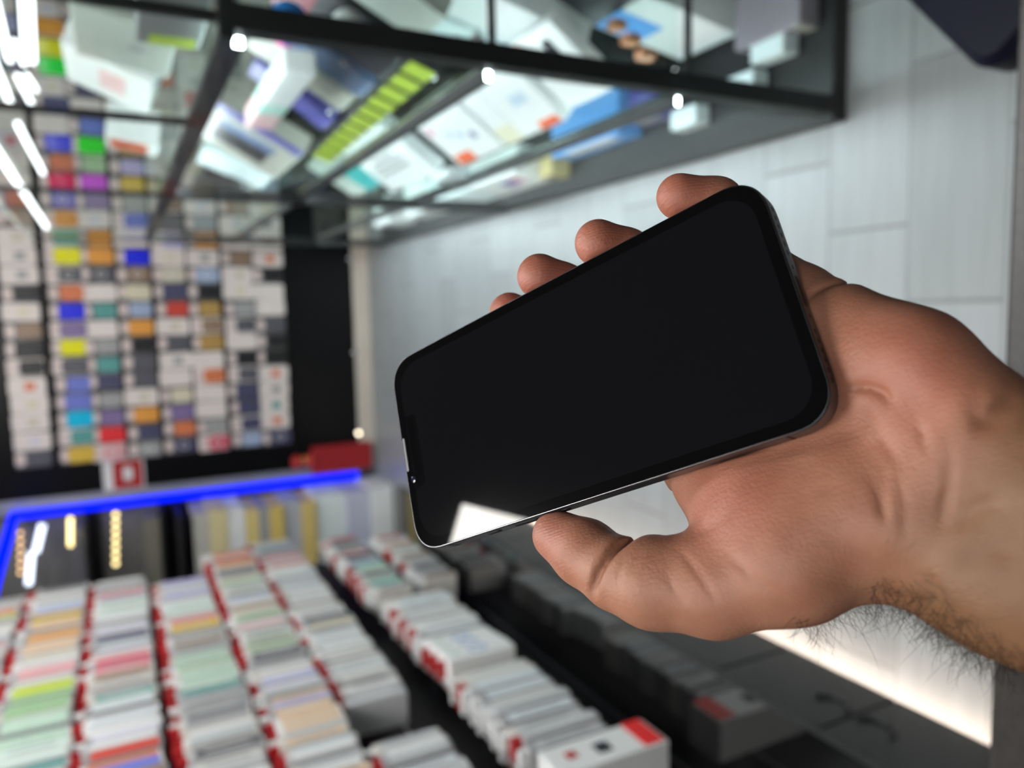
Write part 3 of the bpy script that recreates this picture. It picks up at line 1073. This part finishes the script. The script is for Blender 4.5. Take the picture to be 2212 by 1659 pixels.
MB().box(-.001, .0014, -.006, .018, -.07, -.045).build('small_print', m_red, body)
tag(body, 'wide white box with bright red band at its base, nearest in lowest row', 'charger box')


# ================================================================== right-hand glass cabinet
m_gl = glass('cabinet_glass', (.95, .98, .97), .12)
m_gle = glass('green_glass_shelf', (.92, .98, .955), .2)
m_tube = mat('white_tube', (.95, .97, 1), .3, emit=(.93, .97, 1.0), strength=2.6)
m_strip = mat('shelf_light', (.95, .97, 1), .3, emit=(.86, .96, 1.0), strength=19.0)
YE_, XE = 4.35, 1.55
SH = (.045, .44, .86, 1.285)
cab = thing('display_cabinet', 'tall glass display cabinet with black frame on the right of the aisle', 'cabinet')
MB().box(XR + .012, XE, YN, YE_, 0, .045, .004).build('plinth', m_matte, cab)
for x, y in ((XR + .045, YN + .02), (XR + .02, 2.75), (XR + .02, YE_ - .02), (XE - .02, YN + .02), (XE - .02, YE_ - .02)):
    w = .019
    MB().box(x - w, x + w, y - w, y + w, .045, 1.285, .002).build('post', m_matte, cab)
for x, y in ((XR + .045, YN + .02), (XR + .012, 1.72), (XR + .012, 2.75), (XR + .012, YE_ - .02), (XE - .02, YN + .02), (XE - .02, YE_ - .02)):
    MB().box(x - .007, x + .007, y - .007, y + .007, 1.285, 1.78, .001).build('upper_post', m_matte, cab)
for z in SH[1:3]:
    MB().box(XR + .034, XE - .03, YN + .04, YE_ - .02, z - .004, z + .004).build('shelf', m_gle, cab)
    MB().box(XR + .05, XE - .03, YN + .002, YN + .012, z - .006, z + .005).build('shelf_edge', m_matte, cab)
    MB().box(XR + .030, XR + .034, YN + .04, YE_ - .03, z - .006, z + .005).build('shelf_edge', m_chrome, cab)
MB().box(XR + .02, XE, YN, YE_, 1.280, 1.290).build('shelf', m_gle, cab)
MB().box(XR + .012, XR + .030, YN + .002, YE_, 1.272, 1.294, .002).build('top_rail', m_matte, cab)
MB().box(XR + .03, XE, YN + .002, YN + .020, 1.272, 1.294, .002).build('top_rail', m_matte, cab)
MB().box(XR, XR + .006, YN, YE_, .05, 1.78).build('front_glass', m_gl, cab)
MB().box(XR + .006, XE, YN - .004, YN + .001, .05, 1.78).build('end_glass', m_gl, cab)
MB().box(XR + .006, XE, YN, YE_, 1.78, 1.786).build('top_glass', m_gl, cab)
for x, y, z in ((XR + .075, YN + .024, .452), (XR + .075, YN + .024, .872), (XR + .07, YN + .24, .874), (XR + .08, 1.30, .058), (XR + .06, 1.72, 1.0),
                (XR + .04, 2.6, .455), (XR + .05, YN + .03, 1.262), (XR + .06, YN + .10, .876)):
    MB().lathe([(.006 * math.sin(math.radians(a)) + 1e-4, -.006 * math.cos(math.radians(a))) for a in range(10, 180, 16)], 14, Matrix.Translation((x, y, z))).build('shelf_clip', m_chrome, cab, True)
# light strips tucked behind the front edges of the shelves, in black channels
for z in (.432, .852, 1.268):
    ch = MB().box(XR + .016, XR + .019, YN + .06, YE_ - .05, z - .015, z).box(XR + .016, XR + .047, YN + .05, YE_ - .04, z, z + .003).build('light_channel', m_matte, cab)
    MB().box(XR + .0195, XR + .044, YN + .06, YE_ - .05, z - .015, z - .004).build('light_strip', m_strip, ch)
# tubes under the top glass
for p, q in (((-30, 292), (100, 490)), ((38, 268), (93, 374)), ((-20, 120), (22, 222)), ((38, 165), (70, 228)), ((-10, 5), (22, 130)),
             ((57, 163), (78, 195)), ((30, 90), (52, 138))):
    a, b_ = hit(*p, 2, 1.725), hit(*q, 2, 1.725)
    MB().tube([a, (a + b_) / 2, b_], .010, 10).build('light_tube', m_tube, cab, True)
for p, q in (((50, -5), (58, 130)), ((64, -5), (70, 133))):
    a, b_ = hit(*p, 2, 1.72), hit(*q, 2, 1.72)
    MB().tube([a, (a + b_) / 2, b_], .016, 10).build('light_tube', m_tube, cab, True)


def ware(name, label, cat, x, y0, y1, z, d, h, lean, m_, group='wares in the glass cabinet', bev=.004, parts=()):
    """a box on a shelf: front bottom edge at x, from y0 to y1, leaning back by lean degrees;
    parts = (name, y from, y to, z from, z to as fractions of the front, material)"""
    w = y1 - y0
    o = MB().box(0, d, -w / 2, w / 2, 0, h, bev).build(name, m_, None, loc=(x, (y0 + y1) / 2, z + .002 + d * math.sin(math.radians(max(lean, 0)))))
    o.rotation_euler = (0, math.radians(lean), 0)
    for nm, a, b_, c, e, mm in parts:
        MB().box(-.0012, .002, -w / 2 + a * w, -w / 2 + b_ * w, c * h, e * h).build(nm, mm, o)
    tag(o, label, cat, group)
    return o


B_ = lambda n_, c, r=.35: mat('ware_' + n_, c, r, noise=.06, nscale=15)
w_wh, w_gy, w_dk, w_cy = B_('white', (.78, .80, .80)), B_('grey', (.30, .30, .31)), B_('charcoal', (.03, .03, .034)), B_('icy', (.70, .80, .82))
w_bl, w_vi, w_or, w_cr, w_li = B_('sky_blue', (.12, .36, .80)), B_('violet', (.10, .09, .34)), B_('orange', (.75, .12, .03)), B_('cream', (.72, .70, .52)), B_('lime', (.46, .62, .06))
w_te, w_sl, w_go, w_re, w_st = B_('teal', (.02, .36, .36)), B_('slate_blue', (.14, .20, .36)), B_('gold', (.52, .44, .20)), B_('maroon', (.20, .015, .03)), B_('stone', (.44, .43, .38))
w_pg = B_('pale_sage', (.42, .46, .42))
S0, S1, S2, S3 = SH[0], SH[1] + .004, SH[2] + .004, 1.29
# bottom level
ware('tray_box', 'open bright blue box with white lining on the cabinet floor', 'box', .50, 1.86, 2.24, S0, .16, .085, 0, w_bl, parts=(('white_lining', .12, .80, .45, 1.0, w_wh),))
ware('tray_box', 'dim violet open box beside the bright blue one on the cabinet floor', 'box', .52, 1.69, 1.83, S0, .10, .07, 0, w_vi, parts=(('grey_lining', .2, .9, .3, .85, w_gy),))
ware('gift_box', 'bright white box with blue and pink logo low in the cabinet', 'box', .45, 2.36, 2.76, S0, .10, .15, 8, w_wh, parts=(('logo', .30, .52, .35, .70, w_vi), ('pink_mark', .18, .28, .4, .8, B_('rose', (.7, .3, .4)))))
ware('gift_box', 'plain icy white box low in the cabinet beside the logo box', 'box', .45, 2.78, 3.22, S0, .10, .15, 8, w_cy)
ware('gift_box', 'short white box at the far low end of the row of bright boxes', 'box', .46, 3.30, 3.60, S0, .16, .12, 0, w_wh)
ware('gold_box', 'pale gold box with dark zigzag near the logo box on the cabinet floor', 'box', .45, 2.26, 2.345, S0, .10, .075, 0, w_go, parts=(('zigzag', .35, .6, .3, 1.0, w_dk),))
ware('gift_box', 'small white box at the far end of the cabinet floor', 'box', .46, 3.75, 4.0, S0, .14, .15, 0, w_wh)
ware('gift_box', 'glaring white box with blue picture in the near corner of the cabinet', 'box', .655, 1.455, 1.665, S0, .10, .36, 10, w_wh, parts=(('blue_picture', .45, .96, .42, .98, w_bl), ('bright_edge', .03, .97, .02, .05, w_cy)))
ware('grey_box', 'flat mauve grey box lying against the near end glass', 'box', .60, 1.225, 1.42, S0, .25, .06, 0, B_('mauve_grey', (.26, .23, .27)), parts=(('pale_edge', .02, .14, .05, .95, w_st),))
for k, (y, x) in enumerate(((1.62, .47), (1.42, .50), (1.33, .56))):
    ware('clear_pack', ('small clear pack shining by the front post, farthest', 'small clear pack shining by the front post, middle', 'small clear pack shining by the front post, nearest')[k], 'pack', x, y - .05, y + .05, S0, .05, .05, 0, w_cy, 'clear packs near the post')
# first shelf: tablet boxes leaning back
ware('tablet_box', 'white tablet box with orange foot strip leaning on the lower shelf', 'tablet box', .448, 1.60, 1.795, S1, .035, .20, 36, w_wh, 'tablet boxes leaning on the lower shelf', parts=(('orange_strip', .06, .52, .02, .14, w_or), ('blue_print', .25, .60, .45, .60, B_('pale_blue', (.5, .6, .72)))))
ware('tablet_box', 'white tablet box with cream lower half, between its two neighbours', 'tablet box', .448, 1.80, 1.90, S1, .035, .20, 36, w_wh, 'tablet boxes leaning on the lower shelf', parts=(('cream_half', .03, .97, .02, .30, w_cr), ('orange_mark', .2, .7, .9, .99, w_or)))
ware('tablet_box', 'large white tablet box with square orange label and icon prints', 'tablet box', .445, 1.915, 2.21, S1, .045, .215, 36, w_wh, 'tablet boxes leaning on the lower shelf',
     parts=(('orange_label', .55, .92, .02, .20, w_or), ('icon', .18, .27, .30, .42, w_sl), ('icon', .38, .47, .38, .50, B_('pale_blue', (.5, .6, .72))), ('icon', .55, .64, .45, .56, B_('pale_blue', (.5, .6, .72))), ('small_print', .80, .9, .6, .75, B_('rose', (.7, .3, .4)))))
ware('tablet_box', 'white box with dark phone picture nearest on the lower shelf', 'tablet box', .47, 1.40, 1.585, S1, .035, .20, 36, w_wh, 'tablet boxes leaning on the lower shelf', parts=(('dark_picture', .25, .42, .60, .85, w_dk), ('pink_mark', .3, .5, .42, .52, B_('rose', (.7, .3, .4))), ('orange_corner', .75, .97, .86, .98, w_or)))
ware('tablet_box', 'white box with rows of grey lettering farther along the lower shelf', 'tablet box', .46, 2.40, 2.86, S1, .05, .24, 36, w_wh, 'tablet boxes leaning on the lower shelf', parts=(('lettering', .2, .85, .30, .36, w_gy), ('lettering', .2, .85, .42, .48, w_gy), ('lettering', .3, .75, .54, .60, w_gy)))
ware('tablet_box', 'pale box with teal corner at the far part of the lower shelf', 'tablet box', .52, 2.95, 3.40, S1, .05, .24, 30, w_pg, 'tablet boxes leaning on the lower shelf', parts=(('teal_corner', .0, .55, .0, .55, w_te),))
ware('white_box', 'small bluish white box in front of the icon box', 'box', .415, 2.22, 2.36, S1, .03, .07, 0, w_cy)
ware('phone_box', 'charcoal handset box with two lens prints near the end glass', 'phone box', .62, 1.23, 1.47, S1, .06, .30, 24, w_dk, parts=(('lens_print', .30, .44, .52, .62, w_wh), ('lens_print', .52, .66, .66, .78, w_wh), ('dark_edge', .02, .10, .05, .95, w_gy)))
ware('white_box', 'white box behind the charcoal handset box on the lower shelf', 'box', .60, 1.50, 1.66, S1, .08, .34, 14, w_wh)
ware('white_box', 'white box standing next to the post below the middle shelf', 'box', .62, 1.69, 1.90, S1, .08, .36, 10, w_cy)
for k in range(3):
    ware('copper_disc_box', ('small box with copper front near the post, nearest', 'small box with copper front near the post, middle', 'small box with copper front near the post, farthest')[k], 'box', .50 + .045 * k, 1.28 + .05 * k, 1.31 + .05 * k, S1, .02, .035, 0, B_('copper', (.55, .24, .12)), 'copper fronted boxes')
# second shelf: lime row in front, dark and pale boxes behind
for k in range(11):
    y1 = 1.40 + k * .076
    ware('lime_pack', f'lime green pack, {ORD[k + 1]} from the near end of the row on the middle shelf', 'pack', .452 - .002 * k, y1, y1 + .066, S2, .03, .056, 20, w_dk, 'lime packs in a row on the middle shelf', .003, (('lime_face', .02, .90, .04, .97, w_li),))
ware('long_box', 'slate blue long box leaning behind the lime row', 'box', .52, 1.74, 1.86, S2, .05, .26, 30, w_sl, parts=(('navy_mark', .3, .8, .78, .92, w_vi),))
ware('long_box', 'charcoal box with maroon end leaning behind the lime row', 'box', .52, 1.50, 1.70, S2, .05, .27, 30, w_dk, parts=(('maroon_end', .0, 1.0, .72, .99, w_re),))
ware('long_box', 'pale stone box lying behind the far lime packs', 'box', .53, 1.90, 2.04, S2, .05, .27, 30, w_st)
ware('long_box', 'grey box behind the nearest lime packs on the middle shelf', 'box', .53, 1.33, 1.47, S2, .04, .15, 26, w_pg)
ware('long_box', 'indigo box lying low past the stone box on the middle shelf', 'box', .52, 2.10, 2.22, S2, .05, .24, 34, w_vi)
o = thing('bar_stand', 'long glowing white bar with mint and pink end raised above the middle shelf', 'stand', (.475, 1.82, S2 + .002), 'wares in the glass cabinet')
for ya, yb_, mm, nm in ((-.24, .02, w_wh, 'white_section'), (.0205, .10, B_('mint', (.45, .75, .66)), 'mint_section'), (.1005, .25, B_('blush', (.78, .52, .54)), 'pink_section')):
    MB().box(0, .05, ya, yb_, .195, .262, .006).build(nm, mm, o)
for yy in (-.17, .17):
    MB().tube([(.03, yy, 0), (.03, yy, .1), (.03, yy, .196)], .006, 10).build('clear_post', m_gle, o, True)
    MB().lathe([(.016, 0), (.016, .005), (.006, .007)], 14, Matrix.Translation((.03, yy, 0))).build('foot', m_chrome, o, True)
ware('handset_box', 'pale box with dark inset and blue foot far on the middle shelf', 'box', .50, 2.45, 2.95, S2, .06, .30, 28, w_st, parts=(('dark_inset', .45, .80, .25, .85, w_dk), ('blue_inset', .28, .44, .22, .85, w_sl), ('violet_foot', .0, .14, .02, .98, w_vi)))
ware('handset_box', 'white box beyond the pale box with dark inset', 'box', .52, 3.0, 3.3, S2, .06, .26, 20, w_cy)
ware('handset_box', 'dim black box at the far end of the middle shelf', 'box', .55, 3.4, 3.9, S2, .06, .22, 10, w_dk)
for lab, x, y, z, mm, R in (('slim stand topped by a bright blue ball near the post', .475, 1.315, 1.165, B_('bright_blue', (.03, .25, .75)), .034),
                            ('slim stand topped by a pink ball behind the blue one', .500, 1.415, 1.150, B_('hot_pink', (.80, .16, .34)), .030),
                            ('slim stand topped by a white ball nearest the post', .455, 1.235, 1.090, w_wh, .026)):
    o = thing('ball_stand', lab, 'ball stand', (x, y, S2 + .004), 'ball stands on the middle shelf')
    hh = z - S2
    MB().lathe([(.022, 0), (.022, .006), (.007, .010), (.006, hh - R * .9)], 16).build('stem', w_gy, o, True)
    MB().lathe([(R * math.sin(math.radians(a)) + 1e-4, hh - R * math.cos(math.radians(a))) for a in range(8, 180, 12)], 20).build('ball', mm, o, True)
ware('black_case', 'long black case lying along the near half of the middle shelf', 'case', .66, 1.22, 1.48, S2, .24, .37, 0, w_dk)
# top shelf
ware('carton', 'pale sage box lying on top shelf beside the upper post', 'box', .50, 1.52, 1.80, S3, .16, .17, 10, w_pg, 'boxes on the top shelf', parts=(('grey_mark', .45, .55, .3, .45, w_gy),))
ware('carton', 'grey box with lime tip on the top shelf', 'box', .46, 1.30, 1.46, S3, .16, .10, 0, B_('mid_grey', (.20, .21, .21)), 'boxes on the top shelf', parts=(('lime_tip', .7, .98, .1, .8, w_li),))
ware('carton', 'white box with slanted side farther along the top shelf', 'box', .55, 2.05, 2.35, S3, .12, .20, 22, w_wh, 'boxes on the top shelf', parts=(('pink_print', .2, .7, .3, .6, B_('blush', (.78, .52, .54))),))
ware('carton', 'narrow white box standing near the light tubes', 'box', .72, 2.0, 2.16, S3, .10, .36, 14, w_cy, 'boxes on the top shelf')
ware('carton', 'dark red and white box behind the sage one', 'box', .74, 1.74, 1.95, S3, .10, .30, 10, w_re, 'boxes on the top shelf', parts=(('white_half', .05, .6, .05, .4, w_wh),))
ware('carton', 'white box with orange front in the middle of the top shelf', 'box', .50, 2.5, 2.66, S3 - .0, .10, .14, 8, w_wh, 'boxes on the top shelf', parts=(('orange_front', .15, .85, .2, .9, w_or),))

# ================================================================== back wall of hanging packets
CARD = MB().prism(rrect(.094, .172, .014, 5), -.006, .006, Matrix.Rotation(math.radians(90), 4, 'X')).mesh('packet_card')
CASE = MB().prism(rrect(.080, .112, .018, 5, cy=-.026), .004, .016, Matrix.Rotation(math.radians(90), 4, 'X'), inset=.002).mesh('phone_case')
WIDE = MB().prism(rrect(.086, .128, .020, 5, cy=-.020), .004, .014, Matrix.Rotation(math.radians(90), 4, 'X'), inset=.002).mesh('phone_case')
HEAD = MB().prism(rrect(.070, .044, .020, 6, cy=.060), .0058, .0085, Matrix.Rotation(math.radians(90), 4, 'X')).mesh('header_badge')
RING = MB().torus(.019, .0028, Matrix.Translation((0, -.017, -.018)) @ Matrix.Rotation(math.radians(90), 4, 'X'), 24, 6).mesh('magnet_ring', None, True)
PIC = MB().prism(rrect(.044, .050, .004, 3, cy=-.012), .0055, .0075, Matrix.Rotation(math.radians(90), 4, 'X')).mesh('picture_panel')
HOOK = MB().tube([(0, .022, .068), (0, -.01, .068), (0, -.026, .070), (0, -.03, .076)], .0022, 6).mesh('hook', m_chrome, True)
for me_ in (CARD, CASE, WIDE, HEAD, PIC):
    me_.materials.append(m_white)
m_card = mat('warm_white_card', (.78, .70, .67), .4, noise=.05, nscale=20)
m_cardg = mat('grey_clear_card', (.13, .125, .13), .3, noise=.1, nscale=20)
m_badge = mat('pale_pink_badge', (.72, .60, .58), .4, noise=.05)
HOLO = dict(hg=('green', (.02, .95, .02)), hy=('yellow', (.95, .88, .0)), hr=('red', (.95, .03, .04)), hb=('blue', (.02, .03, .95)), hc=('cyan', (.0, .55, .95)), hm=('magenta', (.7, .1, .75)))
m_holo = {k: mat('holo_glint_' + v[0], v[1], .25, noise=.25, nscale=30, coat=.6) for k, v in HOLO.items()}  # the foil's coloured reflections, put into a saturated base colour
ROWZ = (1.972, 1.765, 1.610, 1.432, 1.247, 1.068, .880, .708)     # tops of the rows
ROWS_TXT = ('top', 'second', 'third', 'fourth', 'fifth', 'sixth', 'seventh', 'lowest')
# one string per row from the left (j = 0) to the right; W = plain white card, F = white card with picture
GRID = (
    'dg W W W F_og bk bk br W bk W W W br og W W F_og W dg W pu nv li W hr nv',
    'ye te hc bl bl dg hy pu hb og dg hy te or_ bl hr og hb W nv W hg hy or_ W hr W',
    'mi_ hr pu gy nv te gy W te W dg or_ or_ W pu hm gr hg bl W nv W li gy dg W br',
    'gy nv or_ W dg dg bk or_ lb cr br hb W bl gy ye li tn or_ W gy or_ W dg W pe gy',
    'nv og pu cr W W dg W rd nv be W li dg br gr W W gy be W og gy W dg W W',
    'rp gy W W og W tn br tn bk lb W or_ gy W br be gy W W rd W W gy W br W',
    'lb nv nv nv dg bk W dg gy W W br W W br W tn dg og W og W gy W W og dg',
    'nv F_og F_te W F_og bk bk dg W W bk F_og F_te W W lb lb W W gy W F_og W W W dg W')
for i, row in enumerate(GRID):
    for j, c in enumerate(row.split()):
        x = -.735 + .098 * j
        z = ROWZ[i] - .085
        c0 = c
        ringed = (j == 10 and i < 6) or (j == 0 and i in (2, 3, 4, 5, 7)) or RNG.random() < .06
        holo = c in HOLO
        white, pic = c == 'W', c.startswith('F_')
        key = c[2:] if pic else ('pk' if c == 'mi_' else c)
        col_ = HOLO[key][0] if holo else ('white' if white else PAL[key][1])
        mcard = m_card if white or pic or RNG.random() < .25 else m_cardg
        o = place('phone_case_packet', CARD, None, (x + RNG.uniform(-.003, .003), YB - .028 + RNG.uniform(-.006, .002), z + RNG.uniform(-.004, .004)), mcard)
        o.rotation_euler = (0, RNG.uniform(-.03, .03), 0)
        if white:
            desc = 'plain white phone packet'
            if RNG.random() < .5:
                place('picture_panel', PIC, o, None, RNG.choice([PM_['gy'], PM_['be'], PM_['lw'], PM_['cr']]))
        elif pic:
            desc = f'white phone packet with {col_} picture'
            place('picture_panel', PIC, o, None, PM_[key])
        else:
            desc = f'{"shiny " if holo else ""}{col_} phone case packet'
            place('phone_case', WIDE if holo or RNG.random() < .3 else CASE, o, None, m_holo[key] if holo else PM_[key])
            place('header_badge', HEAD, o, None, m_badge)
            if ringed and not holo:
                place('magnet_ring', RING, o, None, m_white)
        place('hook', HOOK, o)
        tag(o, f'{desc}, {ROWS_TXT[i]} row, {ordinal(j + 1)} from left on the back wall', 'phone case packet', 'phone case packets on the back wall')

# red sign, red pouch and studs on the black frame of the back wall
p0, p1 = hit(222, 1022, 1, YB - .01), hit(312, 1022, 1, YB - .01)
xs = hit(265, 990, 1, YB)[0], hit(265, 1056, 1, YB)[0]
x0, x1 = min(xs), max(xs)
sg_ = MB().box(x0, x1, YB - .014, YB - .001, p1[2], p0[2], .003).build('price_sign', m_white)
MB().box(x0 + .006, x1 - .012, YB - .0165, YB - .0135, p1[2] + .012, p0[2] - .05).build('red_face', m_red, sg_)
MB().box(x0 + .05, x1 - .05, YB - .018, YB - .016, p1[2] + .06, p0[2] - .10).build('white_mark', m_white, sg_)
tag(sg_, 'small red and white sign on the black upright beside the packets', 'sign')
pa, pb_ = hit(800, 985, 1, YB - .04), hit(672, 985, 1, YB - .04)
xs = hit(735, 955, 1, YB)[0], hit(735, 1014, 1, YB)[0]
po = thing('red_pouch', 'red gift pouch with golden tassel low beside the back wall', 'pouch', ((xs[0] + xs[1]) / 2, YB - .055, pa[2]))
hh = pb_[2] - pa[2]
MB().box(-.085, .085, -.025, .025, 0, hh, .008).build('bag', mat('red_cloth', (.34, .008, .012), .6, noise=.2, nscale=40), po)
MB().lathe([(.05, hh), (.035, hh + .03), (.02, hh + .05), (.045, hh + .09), (.03, hh + .12)], 14).build('gathered_neck', mat('red_cloth_neck', (.50, .03, .02), .6, noise=.2, nscale=60), po, True)
MB().torus(.03, .006, Matrix.Translation((0, 0, hh + .05)), 16, 6).build('gold_cord', mat('gold_cord', (.65, .40, .12), .4, noise=.2, nscale=80), po, True)
for k, (px, py) in enumerate(((773, 935), (765, 761), (755, 560))):
    p = hit(px, py, 1, YB - .02)
    s_ = thing('panel_stud', ('round lit stud on the panel foot beside the red pouch', 'round chrome stud in the middle of the panel foot', 'round chrome stud under the glass cabinet end')[k], 'stud', p, 'studs on the panel foot')
    MB().lathe([(.019, 0), (.019, .012), (.014, .018), (.006, .020)], 20, Matrix.Rotation(math.radians(90), 4, 'X')).build('collar', m_chrome, s_, True)
    MB().lathe([(.012, .017), (.012, .021), (.005, .023)], 16, Matrix.Rotation(math.radians(90), 4, 'X')).build('lens', mat('stud_lens', (.9, .85, .7), .2, emit=(1, .85, .6), strength=4) if k == 0 else m_chrome, s_, True)

# ================================================================== foreground counter edge and stool
m_granite = mat('speckled_dark_counter', (.036, .033, .031), .34, noise=.55, nscale=120, spec=.3)
t = thing('service_counter', 'dark speckled counter edge along the near side of the aisle', 'counter')
MB().box(-1.0, 1.2, -.30, .374, .765, .80, .004).build('worktop', m_granite, t)
MB().box(-.98, 1.18, -.28, .34, .02, .765).build('front', m_matte, t)
MB().box(-.96, 1.16, -.26, .31, 0, .02).build('plinth', m_matte, t)
m_navy = mat('navy_leatherette', (.003, .0035, .012), .5, noise=.3, nscale=60, spec=.15)
t = thing('stool', 'dark navy padded stool with rounded corner between counter and cabinet', 'stool', (.487, .583, 0))
Mst = Matrix.Rotation(math.radians(40), 4, 'Z')
MB().prism(rrect(.30, .30, .035, 8), .40, .47, Mst, inset=.012).build('seat', m_navy, t, True)
MB().prism(rrect(.25, .25, .03, 8), .375, .40, Mst).build('seat_base', m_matte, t)
for sx in (-1, 1):
    for sy in (-1, 1):
        a = Mst @ Vector((sx * .10, sy * .10, .38))
        b_ = Mst @ Vector((sx * .11, sy * .11, 0))
        MB().tube([a, (a + b_) / 2, b_], .012, 10).build('leg', m_matte, t, True)

# ================================================================== hair along the wrist
hm = MB()
HR = random.Random(3)
vv = np.array([v.co for v in hand.data.vertices])
nn = np.array([v.normal for v in hand.data.vertices])
cu = (vv[:, 0] - 56) * .70 + (-vv[:, 1] - 74) * .714          # distance along the arm
side = nn[:, 0] * -.714 * -1 * -1 + nn[:, 1] * -.70            # outward on the thumb side of the arm
cand = np.where((cu > -3) & (cu < 62) & (side > .5) & (nn[:, 2] > -.75))[0]
for k in range(1500):
    i = int(HR.choice(cand))
    p, nrm = Vector(vv[i]), Vector(nn[i])
    tng = Vector((.70, -.714, HR.uniform(-.5, .5))) * HR.choice((1, 1, -1))
    d = (nrm * HR.uniform(.5, 1.1) + tng * HR.uniform(.1, .9)).normalized()
    ln = HR.uniform(4.0, 9.0) + (HR.random() < .12) * HR.uniform(3, 8)
    curl = Vector((HR.uniform(-1, 1), HR.uniform(-1, 1), HR.uniform(-1, 1)))
    pts = [p - nrm * .3]
    for s in range(4):
        d = (d + curl * .35).normalized()
        pts.append(pts[-1] + d * ln / 4)
    r_ = HR.uniform(.030, .055)
    hm.tube(pts, [r_, r_, r_ * .9, r_ * .7, r_ * .3], 3, False)
hair = hm.build('arm_hair', mat('dark_hair', (.02, .014, .010), .5), hand, True)
hair['kind'] = 'stuff'
hair['label'] = 'short dark curly wrist hairs'
